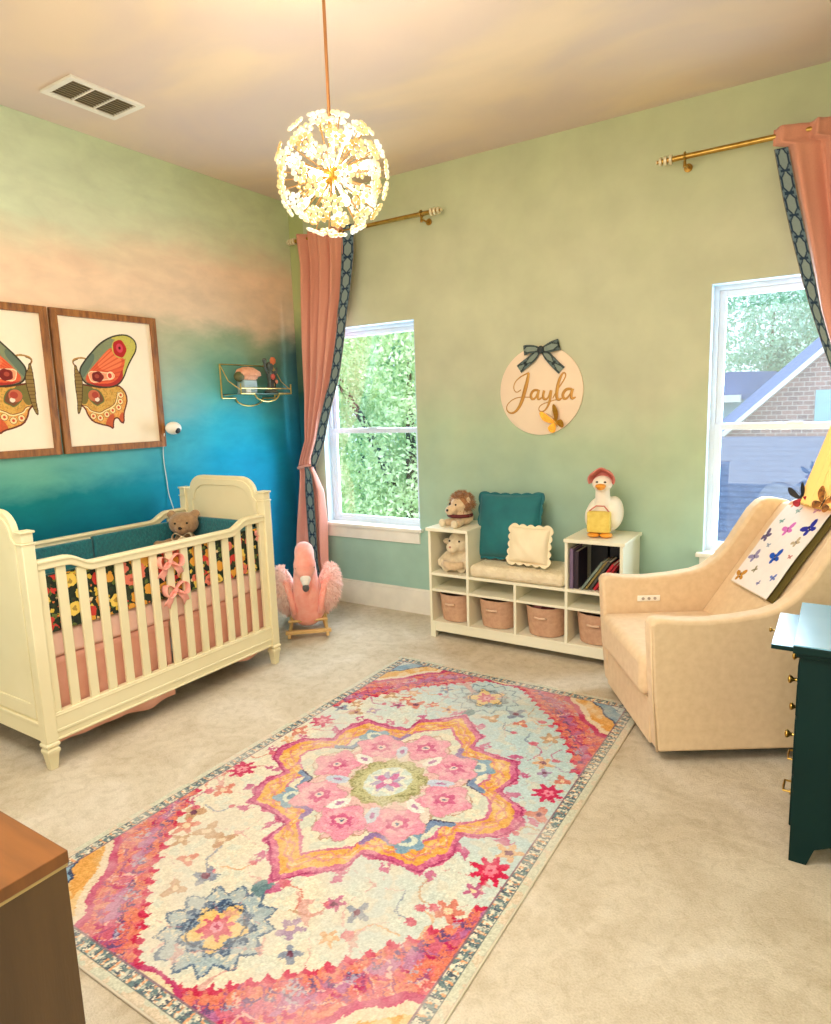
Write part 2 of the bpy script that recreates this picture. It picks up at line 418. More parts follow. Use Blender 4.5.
# curtain rods ---------------------------------------------------------
def rod(xa, xb, lab, ends, br):
    zr, yr = 2.735, -.1
    r = thing('curtain_rod', lab, 'curtain rod', ((xa+xb)/2, yr, zr))
    M().cyl((xa,yr,zr), (xb,yr,zr), .0135, n=20).build('pole', brass, r, world=True)
    for x, s in ends:
        mm = M()
        for i, (rr, w) in enumerate(((.021,.012), (.013,.01), (.024,.014), (.013,.01), (.024,.014), (.012,.01), (.017,.01))):
            pass
        x_ = x; segs = [(.014,.012,0),(.024,.014,1),(.012,.012,0),(.024,.014,1),(.012,.012,0),(.021,.014,1),(.009,.01,0),(.012,.006,1)]
        f1, f2 = M(), M()
        for rr, w, c in segs:
            (f1 if c else f2).cyl((x_,yr,zr), (x_+s*w,yr,zr), rr, n=20); x_ += s*w
        fo = f1.build('finial', finial_cream, r, world=True, bevel=.002)
        f2.build('finial_core', brass, fo, world=True)
    for x in br:
        b_ = M().tube([(x,0,zr-.03),(x,-.05,zr-.035),(x,yr,zr-.03)], .006)
        b_.lathe([(.001,-.002),(.02,-.001),(.022,-.008),(.001,-.009)][::-1], (x,0,zr-.03), 20, ax='y')
        b_.tube([(x, yr+.021*math.cos(t), zr+.021*math.sin(t)) for t in np.linspace(0, 2*PI, 21)], .005, cap=False)
        b_.cyl((x, yr, zr-.022), (x, yr, zr-.05), .007, .009)
        b_.build('bracket', brass, r, world=True)
rod(.16, 1.30, 'short brass curtain rod with stacked cream finials beside the chandelier', ((.16,-1),(1.30,1)), (1.24,.2))
rod(2.80, 4.45, 'brass curtain rod with stacked cream finial above the right window', ((2.80,-1),(4.45,1)), (2.85,4.40))

# curtains -----------------------------------------------------------------
def pink_curtain_mat(name, ctop, cbot, zt, zb):
    m, nt, b = newmat(name)
    g = nt.nodes.new('ShaderNodeNewGeometry'); sp = nt.nodes.new('ShaderNodeSeparateXYZ'); nt.links.new(g.outputs['Position'], sp.inputs[0])
    n = noise(nt, 300, 2, .6, g.outputs['Position']); 
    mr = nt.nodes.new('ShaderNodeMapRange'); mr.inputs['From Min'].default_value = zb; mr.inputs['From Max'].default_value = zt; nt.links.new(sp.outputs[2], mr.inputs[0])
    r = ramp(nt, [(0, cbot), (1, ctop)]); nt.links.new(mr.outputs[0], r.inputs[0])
    r2 = ramp(nt, [(.3, (232,228,226)), (.7, (255,255,255))]); nt.links.new(n.outputs['Fac'], r2.inputs[0])
    nt.links.new(mixc(nt, .7, r.outputs[0], r2.outputs[0], 'MULTIPLY'), b.inputs['Base Color'])
    b.inputs['Roughness'].default_value = .8; b.inputs['Sheen Weight'].default_value = .3; b.inputs['Specular IOR Level'].default_value = .15
    bump(nt, b, n.outputs['Fac'], .2, .001)
    return m
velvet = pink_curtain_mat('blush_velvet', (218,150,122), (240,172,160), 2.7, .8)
def trimcol(navy, bg, edge):
    def f(u, vv):                                   # u 0..1 across, vv metres along
        p = vv/.105; q = np.abs(((p % 1)-.5))*2     # 0 centre of medallion..1
        w = .33*np.clip(1.25-q*1.15, .1, .8)/.8*1.0
        d = np.abs(np.abs(u-.5)-w)
        C = np.tile(np.array(bg, float), (len(u), 1))
        inner = (np.abs(u-.5) < w-.03); C[inner] = np.array(bg)*.5+np.array((170,180,160))*.5
        C[d < .06] = navy
        C[(np.abs(q-.98) < .1) & (np.abs(u-.5) < .3)] = navy
        C[(np.abs(u-.5) > .34) & (np.abs(((p*2) % 1)-.5) < .17) & (np.abs(u-.5) < .42)] = navy
        C[(np.abs(u-.5) > .44)] = edge
        return C
    return f
trim_fabric = colmat('woven_trim', .85, 600, .3, .001, .15, 120)
def interp(T, z):
    T = sorted(T); return np.interp(z, [t[0] for t in T], [t[1] for t in T])
def curtain(lab, upper, lower, tie, folds, y0, col, trim_lo, trim_side=1, amp=.022):
    """upper: (z, xl, xr, tl, tr) rows; lower the same"""
    zt = max(t[0] for t in upper); zb = min(t[0] for t in lower)
    c = thing('curtain', lab, 'curtain', ((upper[0][1]+upper[0][2])/2, y0, 0))
    def surf(rows, nfold, phase, a):
        zz = [r[0] for r in rows]; z1, z0 = max(zz), min(zz)
        XL = [(r[0], r[1]) for r in rows]; XRr = [(r[0], r[2]) for r in rows]
        def fn(u, v):
            z = z1+(z0-z1)*v; xl, xr = interp(XL, z), interp(XRr, z); w = xr-xl
            s = u + .012*math.sin(u*37+3)
            aa = a*min(1, .35+w*1.6)
            yy = y0 + aa*math.cos(u*nfold*2*PI+phase+.6*math.sin(v*3)) + .3*aa*math.sin(u*nfold*4*PI+v*5)
            k_ = min(1, max(0, (z-2.5)/.18)); yy = yy*(1-k_)+(y0-.028+(yy-y0)*.55)*k_
            return (xl+(xr-xl)*s, yy, z)
        return fn
    body = M().grid(surf(upper, folds, 0, amp), 120, 90); k = len(body.v)
    body.build('upper_drape', velvet, c, world=True, smooth=180, recalc=False, solid=.003)
    M().grid(surf(lower, folds*.6, 1.2, amp*.8), 90, 40).build('lower_drape', velvet, c, world=True, smooth=180, recalc=False, solid=.003)
    tc = trimcol((40,60,80), (104,124,134), (128,124,106))
    for rows, off, nm in ((upper, 0., 'trim_band'), (lower, trim_lo, 'lower_trim_band')):
        zz = [r[0] for r in rows]; z1, z0 = max(zz), min(zz)
        if nm == 'trim_band': z1 -= .09 if trim_side < 0 else 0
        TL = [(r[0], r[3]) for r in rows]; TR = [(r[0], r[4]) for r in rows]
        n = int((z1-z0)/.004)
        def pos(U, V):
            z = z1+(z0-z1)*V; a, b_ = interp(TL, z), interp(TR, z)
            return np.stack([a+(b_-a)*U, y0-.012+off+(.006*np.sin(V*14))*(nm == 'trim_band'), z], -1)
        cgrid(nm, trim_fabric, 24, n, pos, lambda U, V: tc(U, V*(z1-z0)), c, loc=(0,0,0), solid=.003).location = (-c.location[0], -c.location[1], 0)
    tb = M(); x0, x1, zt_ = tie
    tb.tube([((x0+x1)/2+(x1-x0)/2*1.12*math.cos(t), y0+.036*math.sin(t), zt_+.012*math.cos(t)) for t in np.linspace(0, 2*PI, 33)], .011, cap=False, n=10)
    tb.tube([(x1-.01, y0, zt_), (x1+.02, -.03, zt_+.03), (x1+.015, -.002, zt_+.05)] if trim_side < 0 else [(x0+.01, y0, zt_), (x0-.01, -.03, zt_+.03), (x0-.005, -.002, zt_+.05)], .006)
    tb.build('tieback', velvet, c, world=True, smooth=180)
    return c
def row(y, l, r, tl, tr, yy): 
    P = [at(p, y, 'y', yy) for p in (l, r, tl, tr)]
    return (float(P[0][2]*.5+P[1][2]*.5), float(P[0][0]), float(P[1][0]), float(P[2][0]), float(P[3][0]))
Yc = -.1
up1 = [(2.765, .17, .60, .595, .70)] + [row(*q, Yc) for q in ((260,301,343,342,355), (300,302,342,341,351.5), (345,303,336,335.5,345), (383,304,330,329.5,339), (415,305,323,322.5,331), (440,306,317.5,317,326), (458,301.5,312,311.5,319.5), (466,300,312,311.5,316))]
up1[-1] = (1.075,)+up1[-1][1:]
lo1 = [(1.075, up1[-1][1], .20, .15, .19)] + [row(*q, Yc) for q in ((475,300.5,317,309,315.5), (490,300,323,309,317.5), (520,299,326,311,319.5), (560,298,328,314,322))] + [(.03, .03, .335, .20, .28)]
curtain('blush pink curtain tied back in the corner of the teal wall', up1, lo1, (.06, .17, 1.075), 4.2, Yc, 0, -.032, amp=.045)
def row2(y, tl, tr): 
    a, b_ = at(tl, y, 'y', Yc), at(tr, y, 'y', Yc); return (float(a[2]), float(b_[0])-.004, None, float(a[0]), float(b_[0]))
r2 = [row2(*q) for q in ((150,774,788.5), (200,783,798), (240,792,807), (280,802,815.5), (310,810.5,821), (345,822,831), (370,831,838))]
up2 = [(2.765, r2[0][3]-.006, 4.33, r2[0][3], r2[0][4]), (r2[0][0]+.012, r2[0][3]-.006, 4.33, r2[0][3], r2[0][4])]
for i, (z, xl, _, tl, tr) in enumerate(r2): up2.append((z, xl, float(np.interp(z, [1.15, 2.7], [4.12, 4.33])), tl, tr))
up2.append((1.15, 3.93, 4.08, 3.85, 3.93)); up2.sort(reverse=True)
lo2 = [(1.15, 3.88, 4.08, 3.93, 3.99), (.9, 3.86, 4.16, 3.94, 4.03), (.03, 3.84, 4.22, 3.95, 4.05)]
curtain('blush pink curtain with blue woven trim over the right window', up2, lo2, (3.9, 4.08, 1.15), 8.2, Yc, 0, -.03, -1, .036)
# ------------------------------------------------------------------ crib
CX0, CX1, CY0, CY1 = .085, .832, -2.61, -1.205
crib = thing('crib', 'cream painted baby crib with arched ends standing against the teal wall', 'crib', ((CX0+CX1)/2, (CY0+CY1)/2, 0))
def post(x, y, zt):
    a = .026; mm = M().box(x-a, x+a, y-a, y+a, .125, zt-.05)
    mm.box(x-a-.004, x+a+.004, y-a-.004, y+a+.004, zt-.058, zt-.05)
    mm.box(x-a+.002, x+a-.002, y-a+.002, y+a-.002, zt-.05, zt-.01).box(x-a-.005, x+a+.005, y-a-.005, y+a+.005, zt-.01, zt)
    p = mm.build('post', cream_paint, crib, world=True, bevel=.003)
    f = M(); 
    rings = []
    for h, z in ((.024,.125), (.03,.118), (.03,.108), (.022,.10), (.028,.092), (.028,.08), (.024,.072), (.016,.0)):
        rings.append([(x-h,y-h,z), (x+h,y-h,z), (x+h,y+h,z), (x-h,y+h,z)])
    f.ring(rings).build('foot', cream_paint, p, world=True, bevel=.0015)
for x in (CX0+.026, CX1-.026):
    for y in (CY0+.026, CY1-.026): post(x, y, 1.05)
def endpanel(yc):
    xa, xb = CX0+.052, CX1-.052; w = xb-xa
    def arch(ins, z0):
        p = [(xa+ins, z0)]; top = 1.130-ins
        p += [(xa+ins, 1.00-ins*.4)]
        if ins < .02: p += [(xa, 1.035), (xa+.035, 1.035)]
        for t in np.linspace(0, PI/2, 10): p.append((xa+.035+ins*.7+.12*(1-math.cos(t)), 1.035-ins+(top-1.035+ins)*math.sin(t)))
        for q in list(p[::-1]): p.append((xa+xb-q[0], q[1]))
        return p
    o = M().prism(arch(0, .20), 'y', yc-.013, yc+.013).build('end_panel', cream_paint, crib, world=True, bevel=.003)
    for s in (-1, 1):
        a, b_ = yc+s*.013, yc+s*.019
        out, inn = arch(.004, .22), arch(.055, .29)
        # moulded frame as a ring between the two outlines
        n = min(len(out), len(inn)); 
        op = arch(.02, .22); ip = arch(.058, .285)
        mm = M(); v = [(q[0], a, q[1]) for q in op]+[(q[0], b_, q[1]) for q in op]+[(q[0], a, q[1]) for q in ip]+[(q[0], b_, q[1]) for q in ip]; k = len(op)
        f = []
        for i in range(k):
            j = (i+1) % k; f += [(k+i, k+j, 3*k+j, 3*k+i), (i, j, k+j, k+i), (3*k+i, 3*k+j, 2*k+j, 2*k+i)]
        mm.add(v, f).build('moulding', cream_paint, o, world=True, bevel=.002)
    M().box(xa, xb, yc-.02, yc+.02, .125, .20).box(xa, xb, yc-.024, yc+.024, .195, .21).build('bottom_rail', cream_paint, crib, world=True, bevel=.003)
endpanel(CY0+.026); endpanel(CY1-.026)
def railz(t, hi, lo):        # t 0..1 along the length; ogee dips near both ends
    d = min(t, 1-t)
    e = (d-.10)/.09; e = max(0, min(1, e)); e = e*e*(3-2*e)
    return hi+(lo-hi)*e
for xc, side in ((CX1-.026, 1), (CX0+.026, -1)):
    ya, yb = CY0+.052, CY1-.052; n = 60
    top = [(ya+(yb-ya)*i/n, railz(i/n, .918, .872)) for i in range(n+1)]; bot = [(y, z-.044) for y, z in top]
    poly = top+bot[::-1]
    rail = M().prism(poly, 'x', xc-.019, xc+.019).build('top_rail', cream_paint, crib, world=True, bevel=.005)
    ledge = [(y, z-.004) for y, z in top]+[(y, z-.016) for y, z in top[::-1]]
    M().prism(ledge, 'x', xc-.025, xc+.025).build('bead', cream_paint, rail, world=True, bevel=.003)
    M().box(xc-.018, xc+.018, ya, yb, .165, .245).box(xc-.021, xc+.021, ya, yb, .155, .17).box(xc-.016, xc+.016, ya, yb, .13, .156).box(xc-.022, xc+.022, ya, yb, .122, .132).box(xc-.020, xc+.020, ya, yb, .226, .236).build('bottom_rail', cream_paint, crib, world=True, bevel=.003)
    for y0_, y1_ in ((ya, ya+.036), (yb-.036, yb)):
        M().box(xc-.012, xc+.012, y0_, y1_, .24, railz(.02, .918,.872)-.04).build('stile', cream_paint, crib, world=True, bevel=.002)
    N = 13; span = (yb-.036)-(ya+.036); pitch = (span+.042)/(N+1)
    for i in range(N):
        yc = ya+.036+pitch*(i+1)-.021
        tt = (yc-ya)/(yb-ya)
        M().box(xc-.008, xc+.008, yc-.021, yc+.021, .24, railz(tt, .918, .872)-.04).build('slat', cream_paint, crib, world=True, bevel=.003)
M().box(CX0+.03, CX1-.075, CY0+.07, CY1-.07, .43, .46).build('mattress_support', cream_paint, crib, world=True)
pink_sheet = mat('pink_sheet', (250,210,196), .8, c2=(244,200,184), ns=8, bs=.3, bscale=14, bdist=.01)
pink_skirt_m = mat('pink_skirt', (236,176,154), .85, c2=(228,164,140), ns=10, bs=.4, bscale=20, bdist=.01)
ix0, ix1, iy0, iy1 = CX0+.05, CX1-.052, CY0+.055, CY1-.055
def wob(x): return .004*math.sin(x*31)+.003*math.sin(x*77+1)
mt = tag(M().box(ix0, ix1, iy0, iy1, .468, .59).build('mattress', pink_sheet, loc=((ix0+ix1)/2, (iy0+iy1)/2, .468), bevel=.02, seg=4), 'pale pink sheeted crib mattress lying inside the cream crib', 'mattress')
# pleated dust skirt
sk = thing('crib_skirt', 'deeper pink crib skirt hanging under the mattress behind the slats', 'crib skirt', ((ix0+ix1)/2, (iy0+iy1)/2, 0))
def skirtpanel(a, b_, zt=.466, zb=.085, n=90):
    L = math.hypot(b_[0]-a[0], b_[1]-a[1]); dx, dy = (b_[0]-a[0])/L, (b_[1]-a[1])/L
    def fn(u, v):
        w = .006*math.sin(u*L*36)*(.3+v)
        zz = zb + .012*math.sin(u*L*9)+.006*math.sin(u*L*23)
        return (a[0]+dx*L*u - dy*w, a[1]+dy*L*u + dx*w, zt+(zz-zt)*v)
    return M().grid(fn, n, 12)
skirtpanel((CX1-.06, iy0), (CX1-.06, (iy0+iy1)/2-.012), zb=.072).build('skirt_panel', pink_skirt_m, sk, world=True, smooth=180, recalc=False, solid=.003)
skirtpanel((CX1-.06, (iy0+iy1)/2+.012), (CX1-.06, iy1), zb=.098).build('skirt_panel', pink_skirt_m, sk, world=True, smooth=180, recalc=False, solid=.003)
skirtpanel((ix0, iy0), (ix1-.02, iy0), zb=.105).build('skirt_panel', pink_skirt_m, sk, world=True, smooth=180, recalc=False, solid=.003)
skirtpanel((ix0, iy1), (ix1-.02, iy1), zb=.105).build('skirt_panel', pink_skirt_m, sk, world=True, smooth=180, recalc=False, solid=.003)
M().box(ix0, CX1-.063, iy0, iy1, .462, .467).build('platform', pink_skirt_m, sk, world=True)
def floral_mat():
    m, nt, b = newmat('dark_floral_print')
    g = nt.nodes.new('ShaderNodeNewGeometry')
    def layer(scale, thr, cols, base):
        v = nt.nodes.new('ShaderNodeTexVoronoi'); v.inputs['Scale'].default_value = scale; v.inputs['Randomness'].default_value = .9
        nz = noise(nt, scale*2.5, 2, .5, g.outputs['Position']); 
        off = nt.nodes.new('ShaderNodeVectorMath'); off.operation = 'MULTIPLY_ADD'; off.inputs[1].default_value = (.5/scale,)*3; nt.links.new(nz.outputs['Color'], off.inputs[0]); nt.links.new(g.outputs['Position'], off.inputs[2])
        nt.links.new(off.outputs[0], v.inputs['Vector'])
        sp = nt.nodes.new('ShaderNodeSeparateColor'); nt.links.new(v.outputs['Color'], sp.inputs[0])
        r = ramp(nt, cols, 'CONSTANT'); nt.links.new(sp.outputs[0], r.inputs[0])
        f = math_n(nt, 'LESS_THAN', v.outputs['Distance'], thr)
        ctr = math_n(nt, 'LESS_THAN', v.outputs['Distance'], thr*.35)
        c = mixc(nt, math_n(nt, 'MULTIPLY', ctr, .55), r.outputs[0], rgba((90,20,20)))
        return mixc(nt, f, base, c)
    n0 = noise(nt, 30, 3, .6, g.outputs['Position']); r0 = ramp(nt, [(.3,(14,20,16)), (.6,(34,48,30)), (.8,(60,74,40))]); nt.links.new(n0.outputs['Fac'], r0.inputs[0])
    c = layer(34, .46, [(0,(96,110,50)), (.3,(40,56,34)), (.55,(226,190,70)), (.75,(216,120,60)), (.9,(230,200,150))], r0.outputs[0])
    c = layer(17, .52, [(0,(40,52,32)), (.30,(206,60,50)), (.5,(226,160,60)), (.68,(226,120,96)), (.82,(240,206,96))], c)
    nt.links.new(c, b.inputs['Base Color']); b.inputs['Roughness'].default_value = .85
    return m
floral = floral_mat()
teal_minky = mat('teal_minky', (10,118,124), .8, c2=(6,92,102), ns=60, bs=.8, bscale=70, bdist=.006, sheen=.3)
bowpink = mat('bow_pink', (248,176,160), .7, c2=(236,156,138), ns=20)
def bow(name, mtl, parent, c, R, s=1., tail=1., world=True, flat=.35):
    mm = M()
    for sg in (-1, 1):
        n = 20
        def fn(u, v, sg=sg):
            t = u*2*PI; r = (1-math.cos(t))/2
            x = sg*r*.045*s; z = math.sin(t)*.020*s*(.4+r)+.004*s*r; w = (.014+.022*r)*s
            return (x, (v-.5)*w*.9 + .006*s*math.sin(t), z+.0)
        k = len(mm.v); mm.grid(fn, n, 3)
        # tails
        def ft(u, v, sg=sg):
            x = sg*(.004+.036*u)*s; z = -(.045*u**1.2)*s*tail; w = (.014+.016*u)*s
            zz = z + (-.008*s*abs(v-.5)*2 if u > .98 else 0)
            return (x+(v-.5)*w*.8, .004*math.sin(u*7)*s, zz+(v-.5)*w*.5*sg)
        mm.grid(ft, 8, 4)
    mm.ell((0,0,0), (.009*s,.008*s,.009*s), 12, 8)
    mm.tf(R, c)
    return mm.build(name, mtl, parent, world=world, smooth=180, recalc=False, solid=.0016)
def bumper(lab, x0, x1, y0, y1, zb, zt, outdir, cover_out):
    b = thing('crib_bumper', lab, 'crib bumper', ((x0+x1)/2, (y0+y1)/2, zb), group=None)
    ax, s = outdir
    t = .010
    if ax == 'x':
        o, i = ((x1-t, x1), (x0, x1-t)) if s > 0 else ((x0, x0+t), (x0+t, x1))
        mo = M().box(o[0], o[1], y0, y1, zb, zt-.004); mi = M().box(i[0], i[1], y0, y1, zb, zt)
    else:
        o, i = ((y1-t, y1), (y0, y1-t)) if s > 0 else ((y0, y0+t), (y0+t, y1))
        mo = M().box(x0, x1, o[0], o[1], zb, zt-.004); mi = M().box(x0, x1, i[0], i[1], zb, zt)
    if cover_out: mo.build('floral_side', floral, b, world=True, bevel=.004)
    else: mo.build('floral_side', floral, b, world=True, bevel=.004)
    mi.build('teal_side', teal_minky, b, world=True, bevel=.008, seg=3)
    return b
bf = bumper('long padded bumper along the front slats with dark floral outer side', CX1-.078, CX1-.038, iy0+.01, iy1-.01, .59, .842, ('x', 1), True)
ym = -1.905
bumper('teal bumper against the back rail nearest the bear', CX0+.038, CX0+.078, ym+.004, iy1-.01, .59, .852, ('x', -1), True)
bumper('teal bumper against the back rail at the near left end', CX0+.038, CX0+.078, iy0+.01, ym-.004, .59, .842, ('x', -1), True)
bumper('teal bumper across the far arched end', CX0+.082, CX1-.082, iy1-.032, iy1+.006, .59, .875, ('y', 1), True)
bumper('teal bumper across the near arched end', CX0+.082, CX1-.082, iy0-.006, iy0+.032, .59, .83, ('y', -1), True)
xf = CX1-.026+.014
for (px, py) in ((170,562), (176,590)):
    p = at(px, py, 'x', xf+.004); 
    bow('bow', bowpink, bf, (xf+.006, float(p[1]), float(p[2])), Rz(PI/2) @ Rx(0), 1.5, 1.0)
p = at(260, 533, 'x', CX1-.03); bow('bow', bowpink, bf, (CX1-.032, float(p[1]), float(p[2])), Rz(PI/2), .8, 1.0)

# ------------------------------------------------------------------ fur helper + plush toys
def fur(src_fn, n, length, width, mtl, parent, name='fur', droop=.3, jitter=.5, world=False):
    mm = M()
    for _ in range(n):
        p, nr = src_fn(); p = Vector(p); nr = Vector(nr).normalized()
        t = nr.cross(Vector((random.gauss(0,1), random.gauss(0,1), random.gauss(0,1)))).normalized()
        d = (nr + Vector((random.gauss(0,jitter), random.gauss(0,jitter), random.gauss(0,jitter)))*.6).normalized()
        L = length*random.uniform(.6, 1.2); q = p+d*L*.55; e = p+d*L+Vector((0,0,-droop*L))
        k = len(mm.v); mm.v += [tuple(p-t*width/2), tuple(p+t*width/2), tuple(q+t*width*.3), tuple(q-t*width*.3), tuple(e)]
        mm.f += [(k,k+1,k+2,k+3), (k+3,k+2,k+4)]
    return mm.build(name, mtl, parent, world=world, smooth=0, recalc=False)
def on_ell(c, r, R=None, zmin=-1, cond=None):
    def f():
        while True:
            d = Vector((random.gauss(0,1), random.gauss(0,1), random.gauss(0,1))).normalized()
            if d.z < zmin or (cond and not cond(d)): continue
            p = Vector((d.x*r[0], d.y*r[1], d.z*r[2])); nn = Vector((d.x/r[0], d.y/r[1], d.z/r[2]))
            if R is not None: p = R @ p; nn = R @ nn
            return (c[0]+p.x, c[1]+p.y, c[2]+p.z), nn
    return f
eye_m = mat('eye_black', (14,10,10), .15)
tan_pl = mat('tan_plush', (176,140,100), .9, c2=(150,116,80), ns=60, bs=.8, bscale=180, bdist=.004, sheen=.4)
creamy = mat('cream_plush', (240,222,190), .9, c2=(224,204,168), ns=50, bs=1, bscale=160, bdist=.006, sheen=.4)
creamy_d = mat('beige_plush', (226,198,160), .9, c2=(206,176,136), ns=50, bs=.8, bscale=160, bdist=.004, sheen=.4)
brown_pl = mat('brown_plush', (178,124,76), .9, c2=(140,92,52), ns=50, bs=.8, bscale=160, bdist=.005, sheen=.4)
# bear in the crib (front = -y local, rotated to face the room)
t = thing('plush_bear', 'tan plush bear with a cream ribbon bow propped in the far corner of the crib', 'soft toy', (.262,-1.375,.594), math.radians(38)); t.scale = (1.15,1.15,1.08)
bd = M(); bd.ell((0,0,.085), (.075,.06,.105)); bd.ell((0,-.012,.235), (.078,.062,.066)); bd.ell((0,-.07,.215), (.032,.026,.026))
for s in (-1, 1):
    bd.tube([(s*.06,-.02,.135), (s*.105,-.03,.12), (s*.14,-.035,.125)], [.028,.025,.024], 12); bd.ell((s*.142,-.036,.125), (.027,.024,.024))
    bd.tube([(s*.04,-.02,.03), (s*.06,-.08,.025), (s*.065,-.12,.03)], [.034,.032,.03], 12); bd.ell((s*.066,-.125,.035), (.031,.024,.034))
    bd.ell((s*.062,0,.287), (.026,.014,.026))
bd.build('body', tan_pl, t, remesh=.007)
for s in (-1, 1): M().ell((s*.03,-.066,.245), .006, 12, 8).build('eye', eye_m, t)
M().ell((0,-.094,.222), (.010,.007,.008), 12, 8).build('nose', eye_m, t)
bow('ribbon_bow', mat('ribbon_cream', (236,214,176), .6), t, (0,-.066,.165), Matrix.Identity(3), 1.1, 1.3, world=False)

# ------------------------------------------------------------------ framed butterfly prints
frame_wood = mat('frame_wood', (168,108,48), .4, c2=(104,58,22), ns=9, stretch=(1,6,1), bs=.2, bscale=60)
paper = colmat('art_print', .7, 300, .05, .0005, .04, 12)
fr_poly = lambda L: [tuple(float(c) for c in at(60+x/8.533, 320+y/8.533, 'x', .012)[1:]) for x, y in L]
def art(X, Y):
    P = Paint(X, Y, (246,228,200))
    n = fbm(X*60, Y*60, 3); n2 = fbm(X*160, Y*160, 9)
    rib = np.abs(np.sin((np.arctan2(Y-1.70, X+1.80))*34))
    UW = smooth_poly(fr_poly([(160,430),(210,350),(270,275),(340,200),(420,150),(500,128),(570,128),(630,165),(652,215),(645,270),(610,330),(575,400),(550,480),(510,545),(440,575),(340,572),(250,555),(195,520)]), 2)
    LW = smooth_poly(fr_poly([(170,545),(250,560),(370,582),(490,552),(550,600),(575,670),(565,730),(545,790),(548,880),(520,872),(500,835),(470,835),(455,870),(458,930),(425,905),(350,890),(280,865),(240,815),(215,750),(170,720)]), 1)
    body = smooth_poly(fr_poly([(120,400),(135,380),(150,430),(180,470),(195,540),(190,640),(185,740),(165,805),(150,790),(150,700),(130,560)]), 1)
    P.outline(bez(fr_poly([(128,392),(108,365),(112,338),(150,325),(190,322),(232,335)])), .009, (176,130,64), closed=False)
    P.outline(bez(fr_poly([(128,392),(112,368),(116,348),(150,336)])), .004, (84,50,30), closed=False)
    P.poly(LW, (214,164,78)); m = inpoly(X, Y, LW); P.set(m & (n > .55), (200,140,60), .6); P.set(m & (n2 > .6), (150,112,50), .5)
    P.poly(smooth_poly(fr_poly([(170,545),(260,560),(300,600),(250,650),(230,720),(180,720)])), (104,98,50), .85)
    band = smooth_poly(fr_poly([(215,740),(270,790),(350,810),(420,780),(480,740),(500,660),(520,600),(560,640),(565,720),(540,790),(520,850),(470,820),(420,870),(330,880),(260,850)]), 1)
    P.poly(band, (218,138,62), .8); P.set(inpoly(X, Y, band) & (n2 > .5), (236,176,96), .7)
    P.poly(smooth_poly(fr_poly([(380,895),(430,800),(470,800),(458,925),(425,900)])), (196,74,44), .8)
    P.poly(smooth_poly(fr_poly([(500,820),(545,770),(548,880),(520,870)])), (196,74,44), .8)
    for x, y in ((285,820),(345,835),(400,805),(450,770),(500,745),(515,695),(518,640)):
        c = fr_poly([(x,y)])[0]; P.ell(c[0], c[1], .019, .019, (110,60,40)); P.ell(c[0], c[1], .0165, .0165, (246,212,150)); P.ell(c[0], c[1], .008, .008, (206,84,52))
    P.outline(bez(fr_poly([(190,735),(240,745),(255,775),(300,790),(350,800),(390,770),(430,755),(470,725),(485,690),(495,620)]), 1), .006, (250,220,160), closed=False)
    P.outline(bez(fr_poly([(190,725),(240,738),(258,768),(300,782),(345,790),(388,762),(428,745),(465,715),(480,680),(490,615)]), 1), .004, (120,66,44), closed=False)
    P.outline(LW, .009, (104,46,30))
    e = smooth_poly(fr_poly([(235,640),(250,595),(300,590),(345,610),(385,690),(340,715),(320,735),(260,690)])); P.poly(e, (120,74,46)); P.outline(e, .006, (96,110,60))
    c = fr_poly([(290,645)])[0]; P.ell(c[0], c[1], .035, .032, (196,104,70)); P.ell(*fr_poly([(318,678)])[0], .014, .012, (238,214,190)); P.ell(*fr_poly([(300,640)])[0], .02, .018, (170,66,50))
    P.poly(UW, (128,134,100)); mU = inpoly(X, Y, UW)
    P.poly(smooth_poly(fr_poly([(420,150),(560,125),(650,190),(640,290),(570,410),(540,500),(500,520),(540,330),(560,200),(470,170)])), (196,182,84)); P.set(mU & (n2 > .62), (150,150,90), .4)
    P.poly(smooth_poly(fr_poly([(200,520),(260,420),(330,340),(400,260),(440,230),(470,300),(560,330),(540,420),(520,500),(450,570),(330,565)])), (222,96,56))
    P.poly(smooth_poly(fr_poly([(300,380),(400,270),(440,250),(460,310),(540,340),(500,420),(380,440)])), (238,124,76)); P.set(mU & inpoly(X, Y, fr_poly([(200,520),(330,330),(440,230),(560,330),(520,520),(330,565)])) & (rib > .86), (196,66,40), .55)
    P.poly(smooth_poly(fr_poly([(190,520),(300,545),(430,545),(500,500),(535,400),(540,520),(450,575),(330,570)])), (168,40,36), .85)
    w = smooth_poly(fr_poly([(240,440),(330,440),(400,455),(440,440),(470,480),(440,510),(370,510),(330,530),(270,530),(250,490)]), 1); P.poly(w, (236,150,110)); P.outline(w, .004, (250,220,170))
    P.ell(*fr_poly([(322,485)])[0], .036, .030, (120,36,30), petals=5, amp=.05); P.ell(*fr_poly([(315,480)])[0], .014, .012, (170,70,50))
    P.ell(*fr_poly([(425,475)])[0], .019, .022, (250,214,170)); P.ell(*fr_poly([(425,475)])[0], .013, .015, (214,70,50))
    P.ell(*fr_poly([(508,245)])[0], .050, .055, (200,180,80)); P.ell(*fr_poly([(508,245)])[0], .043, .050, (176,36,34), petals=5, amp=.04); P.ell(*fr_poly([(508,240)])[0], .022, .026, (206,66,80)); P.ell(*fr_poly([(508,240)])[0], .008, .009, (90,14,20))
    P.poly(smooth_poly(fr_poly([(150,440),(210,350),(280,270),(300,330),(240,430),(190,510)])), (96,110,92), .9)
    P.outline(UW, .009, (58,54,40))
    P.poly(body, (140,112,60)); P.set(inpoly(X, Y, body) & (np.abs(np.sin(Y*160)) < .4), (96,72,36), .7); P.outline(body, .004, (70,50,28))
    return P.C
ZA, ZB = 1.307, 2.09
